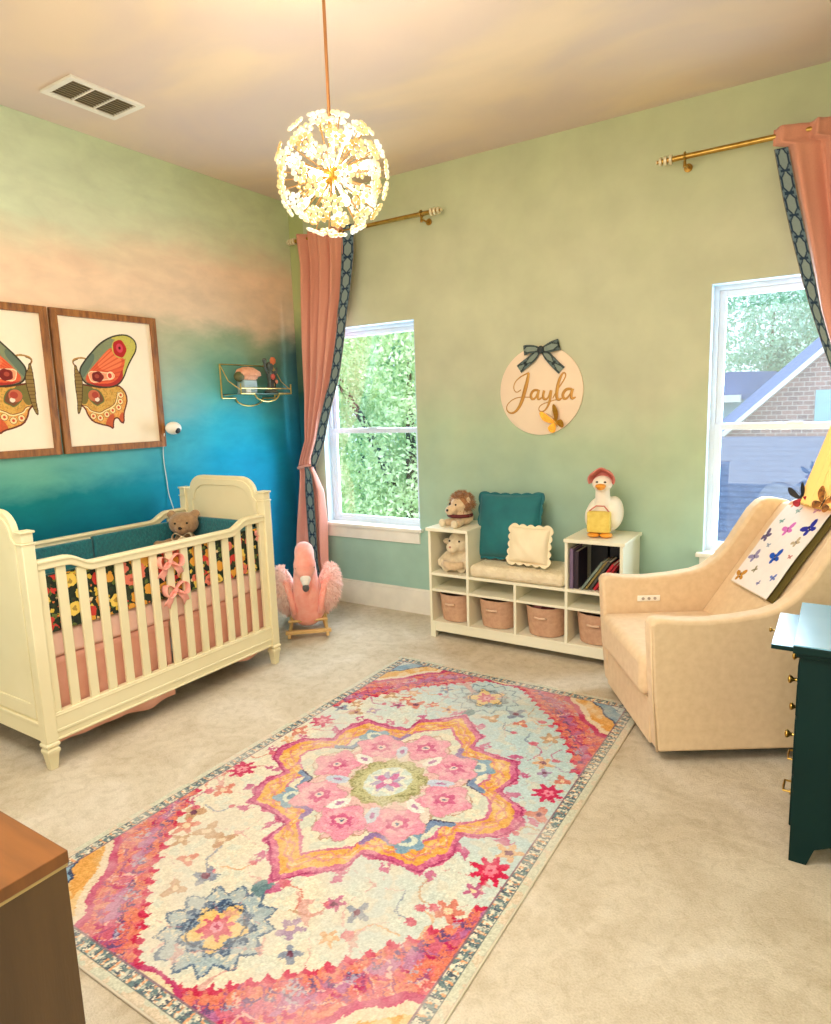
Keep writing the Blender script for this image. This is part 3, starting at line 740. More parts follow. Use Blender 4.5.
def picture(ya, yb, mirror, lab):
    f = thing('picture_frame', lab, 'picture', (0, (ya+yb)/2, (ZA+ZB)/2)); w = .038
    for pl in ([(ya,ZA),(yb,ZA),(yb-w,ZA+w),(ya+w,ZA+w)], [(ya,ZB),(ya+w,ZB-w),(yb-w,ZB-w),(yb,ZB)], [(ya,ZA),(ya+w,ZA+w),(ya+w,ZB-w),(ya,ZB)], [(yb,ZA),(yb,ZB),(yb-w,ZB-w),(yb-w,ZA+w)]):
        M().prism(pl, 'x', .001, .026).build('frame_side', frame_wood, f, world=True, bevel=.002)
    M().box(.001, .006, ya+w, yb-w, ZA+w, ZB-w).build('backing', dark_mat, f, world=True)
    nu, nv = 330, 410
    def pos(U, V): return np.stack([np.full_like(U, .012), ya+w+(yb-ya-2*w)*U, ZA+w+(ZB-ZA-2*w)*V], -1)
    def cf(U, V):
        p = pos(U, V); return art(-3.865-p[:,1] if mirror else p[:,1], p[:,2])
    o = cgrid('butterfly_print', paper, nu, nv, pos, cf, f, loc=(0, (ya+yb)/2, (ZA+ZB)/2)); o.location = (0,0,0)
picture(-1.925, -1.272, False, 'wood-framed print of the right half of a red and ochre butterfly')
picture(-2.595, -1.942, True, 'wood-framed print of the left half of a butterfly, cut by the photo edge')

# ------------------------------------------------------------------ baby camera
t = thing('baby_monitor_camera', 'small white round monitor camera on the wall beside the picture', 'camera', (0,-1.245,1.42))
M().cyl((0,-.010,0), (.012,-.010,0), .015, n=20).tube([(.01,-.010,0), (.03,-.030,-.003), (.055,-.03,0), (.06,-.01,0)], .007).build('bracket', mat('cam_bracket', (120,104,70), .5), t, bevel=.001)
hd = M().ell((.07,.0,.0), (.042,.052,.04), 28, 18); hd.build('housing', mat('cam_white', (246,240,226), .35), t)
dv = Vector((.9,.10,-.42)).normalized(); q = dv.to_track_quat('Z','Y').to_matrix(); cpos = Vector((.07,0,0))+dv*.033
M().lathe([(.001,.0),(.018,.0),(.018,.011),(.012,.0125),(.001,.0125)]).tf(q, cpos).build('lens', black_soft, t)
cb = [(.03,-.04,-.03), (.006,-.04,-.10), (.004,-.045,-.2), (.005,-.035,-.32), (.004,-.03,-.42), (.02,-.02,-.49), (.012,.0,-.56), (.006,0,-.75), (.006,0,-1.3)]
M().tube(bez(cb, 2), .0028, 6).build('cable', mat('cam_cable', (214,226,220), .5), t)

# ------------------------------------------------------------------ wire wall shelf and its ornaments
wire = mat('gold_wire', (232,206,130), .3, .8, c2=(214,180,96), ns=30)
t = thing('wall_shelf', 'gold wire wall shelf with a scalloped edge on the teal wall', 'wall shelf', (0,-.50,1.63))
def scal(x, ya, yb, z, r, dz=.055):
    yc = (ya+yb)/2; pts = [(x, ya, z+.0), (x, yc-r, z)]
    pts += [(x, yc-r*math.cos(a), z-dz*math.sin(a)) for a in np.linspace(0, PI, 17)[1:-1]]
    return pts+[(x, yc+r, z), (x, yb, z)]
wm = M(); y0_, y1_ = -.78, -.27
wm.tube([(.008,y0_,1.835), (.008,y0_,1.605)], .005); wm.tube([(.008,y1_,1.835), (.008,y1_,1.605)], .005); wm.tube([(.008,y0_,1.835), (.008,y1_,1.835)], .003)
wm.tube(scal(.008, y0_, y1_, 1.605, .13), .005)
wm.tube([(.008,y0_,1.835), (.075,y0_+.005,1.72), (.15,-.735,1.655)], .003); wm.tube([(.008,y1_,1.835), (.075,y1_+.01,1.72), (.15,-.245,1.655)], .003)
wm.build('wall_frame', wire, t, world=True)
wm = M(); wm.tube([(.15,-.735,1.70)]+scal(.15, -.735, -.245, 1.632, .12)+[(.15,-.245,1.70)], .0055); wm.tube([(.15,-.735,1.668), (.15,-.245,1.668)], .0045)
for y in (-.735, -.245): wm.tube([(.008, y-.02, 1.625), (.15, y, 1.632)], .004)
wm.build('front_frame', wire, t, world=True)
M().box(.006, .147, -.77, -.25, 1.628, 1.633).build('shelf_plate', mat('shelf_plate', (70,96,84), .3, .3), t, world=True)
peach = mat('peach_cap', (240,180,142), .7, c2=(222,148,112), ns=30, bs=.8, bscale=40, bdist=.01)
t = thing('mushroom_ornament', 'peach domed ornament over a pale grey-blue block, left on the wire shelf', 'ornament', (.078,-.595,1.6335))
M().box(-.035,.035,-.075,.055,.0,.095).build('block', mat('ornament_block', (170,188,186), .5, c2=(140,160,160)), t, bevel=.008)
M().ell((.0,.0,.125), (.058,.115,.06), 28, 14, fn=lambda p: (1+.05*math.sin(p.x*9+p.y*13)) * (1 if p.z > -.15 else .75)).build('cap', peach, t)
M().ell((.015,-.095,.115), (.03,.042,.035), 16, 10).build('leaf_cluster', mat('leaf_dark', (70,80,44), .7, c2=(110,104,60), ns=40), t)
M().box(.036,.040,-.06,-.015,.005,.035).build('card', trim_white, t)
t = thing('flower_figurine', 'dark grey-blue figurine holding orange blooms, right on the wire shelf', 'figurine', (.078,-.375,1.6335))
gb = mat('figurine_grey', (96,110,104), .6, c2=(58,56,54), ns=40); 
fg = M().lathe([(.001,0),(.05,0),(.052,.015),(.03,.03),(.022,.08),(.028,.13),(.018,.16)], n=18); fg.ell((0,0,.195), (.028,.03,.034)); fg.tube([(0,-.02,.13),(.01,-.055,.17),(.01,-.06,.22)], .011); fg.ell((.01,-.06,.235), .018); fg.tube([(0,.02,.13),(.015,.05,.15),(.015,.05,.19)], .010); fg.ell((-.01,.03,.12), (.02,.04,.05))
fg.build('body', gb, t, remesh=.005)
for c, r, cc in (((.022,.012,.235), .026, (222,120,72)), ((.03,-.005,.12), .020, (206,96,84)), ((.03,.03,.085), .014, (236,150,120))):
    M().ell(c, (r*.6,r,r), 20, 10, fn=lambda p: 1+.15*math.sin(7*math.atan2(p.z, p.y))).build('bloom', mat('bloom', cc, .7), t)
M().tube([(.02,-.015,0),(.022,-.01,.11)], .004).tube([(.02,.01,0),(.03,.02,.08)], .004).build('stem', mat('stem_dark', (60,44,34), .7), t)

# ------------------------------------------------------------------ round name sign
SC = (2.018, 1.577); SR = .273
t = thing('name_sign', 'round cream wall sign with gold script lettering and a bow', 'sign', (SC[0], 0, SC[1]))
M().lathe([(.001,-.001),(SR,-.001),(SR,-.012),(SR-.003,-.014),(.001,-.014)], (SC[0],0,SC[1]), 96, ax='y').build('disc', mat('sign_cream', (246,222,194), .7, c2=(240,214,186), ns=3), t, world=True)
gold_txt = mat('gold_script', (204,150,66), .4, .3, c2=(186,130,50), ns=14)
def sp(L): return [at(480+x/6.392, 320+y/6.392, 'y', -.0165) for x, y in L]
def stroke(name, L, w, it=3):
    p = bez(sp(L), it); n = len(p)
    rr = []
    for i in range(n):
        k = i/(n-1)*(len(w)-1); j = min(int(k), len(w)-2); rr.append((w[j]+(w[j+1]-w[j])*(k-j))*.00098)
    return p, rr
letters = {
 'letter_j': [([(262,446),(232,468),(212,440),(222,395),(262,360),(312,336)], [3,3,3,4,5]), ([(312,336),(300,400),(286,450),(268,520),(240,575),(205,600),(172,585),(168,548),(200,512),(250,492),(320,494)], [5,11,13,12,9,6,4,3,3,3,3])],
 'letter_a': [([(372,448),(340,448),(322,480),(330,508),(352,504),(374,452)], [6,8,9,8,5,5]), ([(376,446),(366,490),(372,510),(396,496)], [9,9,7,3])],
 'letter_y': [([(400,450),(390,490),(402,510),(425,500),(440,452)], [8,9,8,5,6]), ([(444,448),(436,520),(415,568),(388,590),(362,578),(372,545),(430,522),(486,506)], [9,9,6,4,3,3,3,3])],
 'letter_l': [([(478,502),(505,450),(545,392),(566,350),(548,330),(522,372),(506,440),(502,500),(520,512),(536,498)], [3,4,4,4,5,9,11,10,7,3])],
 'letter_a.last': [([(592,440),(556,440),(532,474),(540,506),(566,500),(596,446)], [6,9,10,9,5,5]), ([(598,438),(586,480),(592,506),(618,492)], [10,10,8,3])]}
for k, S in letters.items():
    mm = M()
    dxl = {'letter_y': 10, 'letter_l': -14, 'letter_a.last': -6}.get(k, 0)
    for L, w in S:
        L = [(a_+dxl, b_) for a_, b_ in L]
        p, rr = stroke(k, L, w); mm.tube([(q[0], -.0158, q[2]) for q in p], [r*1.0 for r in rr], 8, flat=.35 if 0 else 1)
    for i, v in enumerate(mm.v): mm.v[i] = (v[0], -.0155+(v[1]+.0158)*.25, v[2])
    mm.build(k.split('.')[0], gold_txt, t, world=True, smooth=180)
ribbon = colmat('printed_ribbon', .8, 300, .1, .001, .1, 80)
tcol = trimcol((40,50,54), (96,112,112), (60,66,62))
bo = None
def rib(name, pts, w, parent, y0, bulge):
    P2 = [at(480+x/6.392, 320+y/6.392, 'y', -.02) for x, y in pts]; P2 = np.array(bez(P2, 2))
    d = np.gradient(P2, axis=0); L = np.concatenate([[0], np.cumsum(np.linalg.norm(np.diff(P2, axis=0), axis=1))]); d /= np.linalg.norm(d, axis=1)[:, None]
    nrm = np.stack([-d[:,2], np.zeros(len(d)), d[:,0]], -1); s = np.linspace(0, 1, len(P2))
    def pos(U, V):
        c = np.stack([np.interp(V, s, P2[:,k]) for k in range(3)], -1); n_ = np.stack([np.interp(V, s, nrm[:,k]) for k in range(3)], -1)
        ww = np.interp(V, np.linspace(0, 1, len(w)), w)
        c = c + n_*((U-.5)*ww)[:, None]; c[:,1] = y0 - bulge*np.sin(V*PI); return c
    o = cgrid(name, ribbon, 16, 60, pos, lambda U, V: tcol(U, V*L[-1]), parent, loc=tuple(wloc(parent)), solid=.002); o.location = (0,0,0); return o
rib('ribbon_loop', [(388,190),(345,186),(310,190),(280,196)], [.022,.046,.058,.060], t, -.02, .022)
rib('ribbon_loop', [(396,190),(435,184),(470,170),(508,156)], [.022,.050,.066,.068], t, -.02, .022)
rib('ribbon_tail', [(375,200),(340,245),(295,280),(250,315)], [.025,.05,.052,.056], t, -.019, .012)
rib('ribbon_tail', [(405,200),(440,235),(475,275),(522,322)], [.025,.05,.052,.056], t, -.019, .012)
p = at(480+390/6.392, 320+190/6.392, 'y', -.03); M().ell((p[0],-.036,p[2]), (.022,.016,.024)).build('ribbon_knot', mat('ribbon_knot', (52,60,62), .8), t, world=True)
# gold butterfly on the sign
def wing_polys():
    up = smooth_poly([(.0,.0),(.012,.035),(.03,.075),(.05,.085),(.055,.06),(.05,.03),(.02,.0)], 2)
    lo = smooth_poly([(.0,.0),(.03,.0),(.05,-.01),(.048,-.035),(.03,-.05),(.012,-.035)], 2)
    return up, lo
def butterfly(name, label, c, R, sc, mu, mbody, group=None, fold=.5, ml=None):
    b = thing(name, label, 'butterfly', tuple(c), 0, group)
    up, lo = wing_polys()
    for s in (-1, 1):
        for nm, pl, mt_ in (('upper_wing', up, mu), ('lower_wing', lo, ml or mu)):
            mm = M(); F = Ry(-s*fold)
            n = len(pl); top = [F @ Vector((s*p[0]*sc, p[1]*sc, .0012)) for p in pl]; bt = [F @ Vector((s*p[0]*sc, p[1]*sc, 0)) for p in pl]
            mm.add([R @ q for q in top+bt], [tuple(range(n)), tuple(range(2*n-1, n-1, -1))]+[(i, (i+1) % n, n+(i+1) % n, n+i) for i in range(n)])
            mm.build(nm, mt_, b)
    mm = M().ell((0,0,.002), (.004*sc,.03*sc,.004*sc), 10, 8)
    for s in (-1, 1): mm.tube([(0,.028*sc,.002), (s*.01*sc,.05*sc,.006), (s*.018*sc,.06*sc,.01)], .0009*sc+.0003, 5)
    mm.tf(R).build('body', mbody, b)
    return b
p = at(555, 422, 'y', -.02)
butterfly('gold_butterfly', 'small shiny gold butterfly fixed to the lower right of the round sign', (p[0], -.018, p[2]), Rx(PI/2) @ Rz(.50), 1.2, mat('gold_wing', (226,160,40), .3, .6, c2=(196,120,20), ns=60), gold_leaf, fold=.45)

# ------------------------------------------------------------------ chandelier
CC = Vector((1.985,-1.93,2.347)); CRd = .210
t = thing('chandelier', 'glowing spherical dandelion pendant light of glass flowers on a thin gold rod', 'chandelier', tuple(CC))
glow, nt, b = newmat('glass_flower'); b.inputs['Base Color'].default_value = (.03,.022,.012,1); b.inputs['Roughness'].default_value = .2
tcc = nt.nodes.new('ShaderNodeNewGeometry'); ng = noise(nt, 9, 2, .5, tcc.outputs['Position']); rg_ = ramp(nt, [(.35,(236,178,92)), (.5,(255,226,150)), (.65,(255,250,226))]); nt.links.new(ng.outputs['Fac'], rg_.inputs[0]); nt.links.new(rg_.outputs[0], b.inputs['Emission Color']); b.inputs['Emission Strength'].default_value = 1.25  # emission stands in for bulb light shining through the petals
bulb_m = mat('lit_bulb', (255,244,220), .3, emit=(255,226,170), es=9)
pet_m = glow
M().lathe([(.001,H-.03-CC.z),(.02,H-.03-CC.z),(.055,H-.012-CC.z),(.06,H-CC.z),(.001,H-CC.z)]).build('ceiling_canopy', brass, t)
rodm = mat('pendant_rod', (206,146,92), .35, .6, c2=(190,128,76))
M().cyl((0,0,.02), (0,0,H-.02-CC.z), .006, n=12).build('rod', rodm, t)
M().ell((0,0,0), .034).build('hub', gold_leaf, t)
NF = 62; fm = None; am = None
arm_m = mat('gold_arm_glow', (60,40,16), .3, .3, emit=(255,180,84), es=.6)  # dark base; emission stands in for bulb light caught on the arms
for i in range(NF):
    z = 1-2*(i+.5)/NF; a = i*2.399963; r = math.sqrt(1-z*z); d = Vector((r*math.cos(a), r*math.sin(a), z))
    if d.z > .985: continue
    q = d.to_track_quat('Z', 'Y')
    rr = CRd*(.95 if i % 3 else .86)
    if fm is None:
        o1 = M().cyl((0,0,.02), (0,0,1), .0022, n=6).build('arm', arm_m, t); am = o1
        mm = M()
        for k in range(8):
            an = k*PI/4; mm.ell((.0180*math.cos(an), .0180*math.sin(an), .002), (.0080,.0062,.0045), 10, 6, R=Rz(an))
        mm.ell((0,0,.000), (.006,.006,.004), 10, 6)
        fm = mm.build('glass_flower', pet_m, t, smooth=180); o2 = fm
    else:
        o1 = am.copy(); COL.objects.link(o1); o2 = fm.copy(); COL.objects.link(o2)
    o1.rotation_mode = 'QUATERNION'; o2.rotation_mode = 'QUATERNION'
    o1.rotation_quaternion = q; o1.scale = (1,1,rr); o2.rotation_quaternion = q; o2.location = d*rr
    o2.scale = (1.42,)*3
bb = None
for i in range(12):
    z = 1-2*(i+.5)/12; a = i*2.399963+.7; r = math.sqrt(1-z*z); d = Vector((r*math.cos(a), r*math.sin(a), z)); q = d.to_track_quat('Z', 'Y')
    if bb is None: bb = M().cyl((0,0,-.10), (0,0,-.012), .003, n=8).lathe([(.001,-.014),(.008,-.012),(.012,.0),(.014,.012),(.011,.025),(.001,.032)], n=14).build('bulb', bulb_m, t, smooth=180); o = bb
    else: o = bb.copy(); COL.objects.link(o)
    o.rotation_mode = 'QUATERNION'; o.rotation_quaternion = q; o.location = d*.135; o.scale = (1.15,)*3
# ------------------------------------------------------------------ cubby bench
BX = [1.395, 1.677, 2.0, 2.322, 2.645]; BF, BB = -.385, -.022; TH = .018
bench = thing('cubby_bench', 'white cubby storage bench with raised ends against the green wall', 'storage bench', (2.02, -.2, 0))
def bpart(nm, *boxes):
    mm = M()
    for b_ in boxes: mm.box(*b_)
    return mm.build(nm, shelf_white, bench, world=True, bevel=.002)
ZS = .436
bpart('side_panel', (BX[0], BX[0]+TH, BF, BB, 0, .712)); bpart('side_panel', (BX[4]-TH, BX[4], BF, BB, 0, .712))
bpart('divider', (BX[1]-TH/2, BX[1]+TH/2, BF, BB, .11, .712)); bpart('divider', (BX[3]-TH/2, BX[3]+TH/2, BF, BB, .11, .712)); bpart('divider', (BX[2]-TH/2, BX[2]+TH/2, BF, BB, .11, .42))
bpart('top_panel', (BX[0]-.012, BX[1]+.012, BF-.012, BB, .712, .732)); bpart('top_panel', (BX[3]-.012, BX[4]+.012, BF-.012, BB, .712, .732))
X0, X1 = BX[0]+TH, BX[4]-TH
bpart('seat_panel', (X0, X1, BF+.001, BB, .418, ZS)); bpart('middle_shelf', (X0, X1, BF+.002, BB, .312, .328)); bpart('bottom_shelf', (X0, X1, BF+.001, BB, .094, .11))
bpart('front_rail', (X0+.02, X1-.02, BF+.002, BF+.018, .045, .094))
bpart('foot', (X0, X0+.02, BF, BF+.03, 0, .094)); bpart('foot', (X1-.02, X1, BF, BF+.03, 0, .094))
bpart('back_panel', (X0, X1, BB, BB+.005, .05, .436), (X0, BX[1], BB, BB+.005, .436, .712), (BX[3], X1, BB, BB+.005, .436, .712))
cush = mat('cushion_cream', (240,226,196), .9, c2=(226,208,172), ns=20, bs=1, bscale=60, bdist=.012)
cu = M().grid(lambda u, v: (0,0,0), 1, 1); cu = M()
tag(M().box(BX[1]+.012, BX[3]-.012, BF-.006, BB-.01, ZS+.001, ZS+.078).build('seat_cushion', cush, loc=(2.0,-.2,ZS), bevel=.03, seg=5), 'cream textured seat cushion lying on the middle of the bench', 'cushion')
bask_m = mat('blush_felt', (206,164,134), .85, c2=(190,146,118), ns=40, bs=.4, bscale=160, bdist=.002)
bask_in = mat('basket_inside', (60,42,34), .9)
bk = None
labs = ['blush fabric basket in the leftmost cubby of the bench', 'blush fabric basket with a pale loop handle, second cubby from the left', 'blush basket filled with folded pink and maroon cloths', 'blush fabric basket partly hidden behind the armchair arm']
bx = [1.5405, 1.8385, 2.1615, 2.479]
for i in range(4):
    if bk is None:
        bk = thing('fabric_basket', labs[0], 'basket', (bx[0], -.215, .1105), 0, 'fabric baskets in the bench cubbies')
        def se(a, w, d, p=2.6): 
            c, s = math.cos(a), math.sin(a); return (w*abs(c)**(2/p)*(1 if c > 0 else -1), d*abs(s)**(2/p)*(1 if s > 0 else -1))
        rings = []
        for w, d, z in ((.100,.13,.0), (.112,.142,.006), (.121,.152,.08), (.130,.160,.178), (.133,.162,.186), (.130,.159,.188), (.126,.155,.182), (.117,.146,.08), (.108,.136,.012)):
            rings.append([(*se(2*PI*k/40, w, d), z + (.006*math.cos(4*PI*k/40) if z > .1 else 0)) for k in range(40)])
        M().ring(rings).build('body', bask_m, bk)
        rg = [[(*se(2*PI*k/40, .100*1.05, .130*1.04), .10) for k in range(40)], [(*se(2*PI*k/40, .098, .128), .103) for k in range(40)]]
        M().ring(rg).build('lining', bask_in, bk)
        M().tube([(-.036,-.156,.124), (-.034,-.166,.126), (0,-.174,.124), (.034,-.166,.126), (.036,-.156,.124)], .007, 8, flat=.5).build('handle', mat('handle_tan', (226,190,160), .7), bk, smooth=180)
        b_ = bk
    else: b_ = dup(bk, (bx[i], -.213-(.008 if i == 2 else 0), .1105), 0, labs[i])
bk.scale = (.93, 1, 1)
for j, (dx, dy, c, r_) in enumerate(((-.045,-.05,(196,120,120),.05), (.02,-.07,(120,50,52),.045), (.06,.0,(214,150,150),.048), (-.02,.04,(232,206,190),.05), (-.07,.03,(140,70,64),.04))):
    k = ['dusty pink', 'maroon', 'rose pink', 'off-white', 'dark rose'][j]
    tag(M().ell((0,0,0), (r_,r_*1.0,r_*.75), 20, 12, fn=lambda p: 1+.10*math.sin(p.x*11+j*3)*math.cos(p.y*9)).build('folded_cloth', mat('cloth', c, .9, ns=30, bs=.5, bscale=60), loc=None), k+' folded cloth in the filled third basket of the bench', 'cloth', 'cloths in the filled basket').location = (bx[2]+dx*.82, -.23+dy, .1105+.155)
# scalloped pillows ---------------------------------------------------
def pillow(name, lab, w, h, t, mtl, edge_m, c, R, nsc, amp, group=None):
    p = thing(name, lab, 'pillow', c)
    mm = M(); n = 30
    def sh(sgn):
        def fn(u, v):
            a, b_ = 2*u-1, 2*v-1; k = max(0, (1-a*a))*max(0, (1-b_*b_)); pin = 1-.05*(1-abs(a)**2)*abs(b_)**3; pin2 = 1-.05*(1-abs(b_)**2)*abs(a)**3
            return (a*w/2*pin2, sgn*t/2*k**.42+ .004*math.sin(a*9+b_*7)*k, b_*h/2*pin)
        return fn
    mm.grid(sh(1), n, n).grid(sh(-1), n, n).tf(R).build('body', mtl, p, smooth=180)
    e = M(); pts = []
    per = 4*nsc
    def edge(s):
        q = s*4; k = int(q) % 4; f = q-int(q); a = -1+2*f
        b_ = {0:(a,-1), 1:(1,a), 2:(-a,1), 3:(-1,-a)}[k]
        pin = 1-.05*(1-abs(a)**2)
        x, z = (b_[0]*w/2*(pin if k in (1,3) else 1), b_[1]*h/2*(pin if k in (0,2) else 1))
        nn = {0:(0,-1), 1:(1,0), 2:(0,1), 3:(-1,0)}[k]
        return x, z, nn, f
    N = per*10; inn = []; out = []
    for i in range(N):
        x, z, nn, f = edge(i/N); o = .006+amp*abs(math.sin(f*nsc*PI))
        inn.append((x-nn[0]*.006, 0, z-nn[1]*.006)); out.append((x+nn[0]*o, 0, z+nn[1]*o))
    v = [(a[0], s*.004, a[2]) for s in (-1, 1) for a in inn]+[(a[0], s*.003, a[2]) for s in (-1, 1) for a in out]; f = []
    for i in range(N):
        j = (i+1) % N; f += [(i, j, 2*N+j, 2*N+i), (N+i, N+j, 3*N+j, 3*N+i), (2*N+i, 2*N+j, 3*N+j, 3*N+i)]
    e.add(v, f).tf(R).build('scalloped_edge', edge_m, p, smooth=0)
    return p
teal_v = mat('teal_fabric', (14,112,116), .75, c2=(8,94,102), ns=6, bs=.3, bscale=200, sheen=.2)
RT = Rx(-.26) @ Rz(-.10) @ Ry(.03)
pillow('teal_pillow', 'large teal pillow with pale scalloped edges leaning on the green wall', .445, .42, .14, teal_v, teal_v, (1.862, -.165, .735), Rz(-.06) @ Rx(-.26) @ Ry(-.03), 6, .009)
# thin pale piping along the scallops
creamp = mat('cream_fabric', (244,230,198), .85, c2=(236,218,182), ns=8, bs=.3, bscale=200)
pillow('cream_pillow', 'small cream pillow with ruffled scalloped edges in front of the teal pillow', .265, .225, .11, creamp, creamp, (2.055, -.285, .650), Rz(-.05) @ Rx(-.22), 5, .013)
# books -----------------------------------------------------------------
pages = mat('book_pages', (232,222,196), .8)
x = BX[3]+TH/2+.006
def book(lab, w, h, d, c, loc, R, group='books in the right cubby'):
    b = thing('book', lab, 'book', loc, 0, group)
    cv = mat('cover', c, .5, c2=tuple(int(t*.8) for t in c), ns=12)
    M().box(0,.003,0,d,0,h).box(w-.003,w,0,d,0,h).box(.003,w-.003,0,.004,0,h).tf(R).build('cover', cv, b, bevel=.0008)
    M().box(.003,w-.003,.004,d-.004,.004,h-.004).tf(R).build('pages', pages, b)
    return b
I3 = Matrix.Identity(3); yb_ = BF+.02
for w, h, c, lab, dy in ((.020,.235,(130,108,140),'tall mauve book standing at the left of the right cubby',0), (.026,.22,(52,36,50),'dark plum book standing beside the mauve one',.01)):
    book(lab, w, h, .16, c, (x, yb_+dy, .4365), I3); x += w+.002
for k, (w, h, c, lab) in enumerate(((.10,.25,(16,14,16),'black block added to darken the back of the right cubby, left'), (.11,.24,(20,16,20),'black block added to darken the back of the right cubby, right'))):  # added black blocks give the cubby its dark, shaded back
    book(lab, w, h, .10, c, (x+.004+k*.112, yb_+.22, .4365), I3)
x += .014
for k, (w, h, c, lab, a) in enumerate(((.014,.205,(130,146,132),'grey-green book leaning to the right',.62), (.012,.205,(150,130,70),'slim ochre book leaning to the right',.60), (.016,.205,(70,70,64),'dark grey book leaning to the right',.58), (.016,.19,(206,34,50),'bright red book leaning to the right',.60), (.012,.185,(170,24,40),'thin crimson book leaning rightmost in the cubby',.58))):
    book(lab, w, h, .15, c, (x, yb_+.004*k, .4368+math.sin(a)*w), Ry(a), 'books in the right cubby') ; x += w/math.cos(a)+.006
# sheep in cubby ----------------------------------------------------------
t = thing('plush_sheep', 'cream plush sheep slumped in the upper left cubby of the bench', 'soft toy', (1.541,-.235,ZS+.001), .06); t.scale = (1.04,1.14,1.13)
bd = M(); bd.ell((0,.02,.062), (.085,.07,.062)); bd.ell((.012,-.02,.165), (.074,.062,.062)); bd.ell((-.005,-.075,.145), (.042,.035,.034))
for s in (-1, 1):
    bd.tube([(s*.06,.0,.09), (s*.085,-.05,.06), (s*.085,-.09,.05)], [.03,.028,.026], 12); bd.tube([(s*.04,-.03,.03), (s*.055,-.09,.028)], [.034,.03], 12)
    bd.ell((s*.085+.01,-.01,.165), (.034,.014,.02))
bd.build('body', creamy, t, remesh=.007)
for s in (-1, 1): M().ell((s*.033+.008,-.078,.182), .006, 10, 8).build('eye', eye_m, t)
M().ell((-.006,-.109,.152), (.008,.005,.006), 10, 8).build('nose', mat('nose_pink', (196,130,110), .6), t)
M().tube([(-.06,-.088,.052),(-.02,-.11,.044),(.03,-.11,.044),(.075,-.09,.05)], [.02,.024,.024,.02], 12).build('blanket', creamy_d, t, smooth=180)
# lion on bench top --------------------------------------------------------
t = thing('plush_lion', 'fluffy brown and cream plush animal with a maroon collar on the left bench top', 'soft toy', (1.548,-.225,.733), -.25); t.scale = (1.08,)*3
bd = M(); bd.ell((0,.02,.05), (.072,.066,.052)); bd.ell((0,.0,.125), (.058,.054,.05)); bd.ell((-.022,-.055,.092), (.04,.034,.032))
for s in (-1, 1): bd.tube([(s*.03,-.03,.02), (s*.05,-.085,.020)], [.025,.022], 12); bd.ell((s*.062,.005,.155), (.02,.012,.022))
bd.build('body', creamy_d, t, remesh=.006)
M().ell((0,.018,.135), (.075,.055,.062), 24, 14, fn=lambda p: 1+.06*math.sin(9*p.x+7*p.z)).build('mane_cap', brown_pl, t, smooth=180)
fur(on_ell((0,.018,.135), (.075,.055,.062), cond=lambda d: d.y > -.6 or d.z > .35), 900, .028, .004, brown_pl, t, 'mane_fur')
M().ell((-.022,-.088,.098), (.010,.006,.008), 10, 8).build('nose', eye_m, t)
for s in (-1, 1): M().ell((s*.024-.01,-.052,.130), .006, 10, 8).build('eye', eye_m, t)
M().tube([(.07*math.cos(a), .0+.068*math.sin(a), .062) for a in np.linspace(0, 2*PI, 25)], .011, cap=False).build('collar', mat('maroon_collar', (96,26,30), .7), t, smooth=180)
for s in (-1, 1): M().ell((s*.05,-.105,.022), (.024,.016,.024)).build('paw', creamy, t, smooth=180)
# goose -----------------------------------------------------------------
t = thing('goose_figure', 'white goose figure in a coral bonnet holding a yellow basket on the bench', 'goose figure', (2.478,-.20,.733), .12)
gw = mat('goose_white', (246,238,222), .5, c2=(238,226,206), ns=10, bs=.3, bscale=60)
g = M(); g.ell((0,.04,.115), (.105,.10,.112)); g.ell((.055,.03,.13), (.055,.09,.095)); g.ell((-.065,.03,.10), (.045,.08,.075)); g.tube([(0,.0,.15), (.0,-.02,.20), (0,-.03,.27), (.0,-.035,.31)], [.06,.044,.040,.038], 16); g.ell((0,-.04,.305), (.058,.052,.046))
g.build('body', gw, t, remesh=.006)
bn = mat('coral_bonnet', (212,132,118), .75, c2=(196,110,98), ns=30)
def bon(u, v):
    a = -2.05+4.1*u; th = .02+1.45*v; r = 1.0
    flare = 1+.06*max(0, v-.7)/.3
    x = .070*math.sin(a)*flare*(.35+.65*v**.6); z = .325+(.050+.014*math.exp(-(a*2.2)**2))*math.cos(a)*flare*(.3+.7*v**.6); y = .03-.11*v
    return (x, y, z+.005)
M().grid(bon, 32, 12).build('bonnet', bn, t, smooth=180, recalc=False, solid=.006)
M().ell((0,.012,.325), (.058,.05,.056), 20, 12).build('bonnet_back', bn, t, smooth=180)
orange = mat('beak_orange', (240,160,50), .5)
M().ell((0,-.095,.296), (.03,.034,.014), 18, 10).ell((0,-.09,.283), (.022,.026,.010), 18, 10).build('beak', orange, t, smooth=180)
for s in (-1, 1): M().ell((s*.022,-.086,.318), (.008,.005,.005), 10, 8).build('eye', eye_m, t)
M().box(-.075,.055,-.104,-.050,.028,.150).build('basket', mat('yellow_basket', (232,206,104), .7, c2=(216,184,80), ns=30), t, bevel=.012, seg=4)
M().tube([(-.065,-.085,.150),(-.03,-.06,.178),(.015,-.06,.178),(.045,-.085,.150)], .004).build('basket_trim', bn, t, smooth=180)
for s in (-1, 1): M().ell((s*.035-.005,-.075,.014), (.036,.045,.014), 16, 8).build('foot', orange, t, smooth=180)

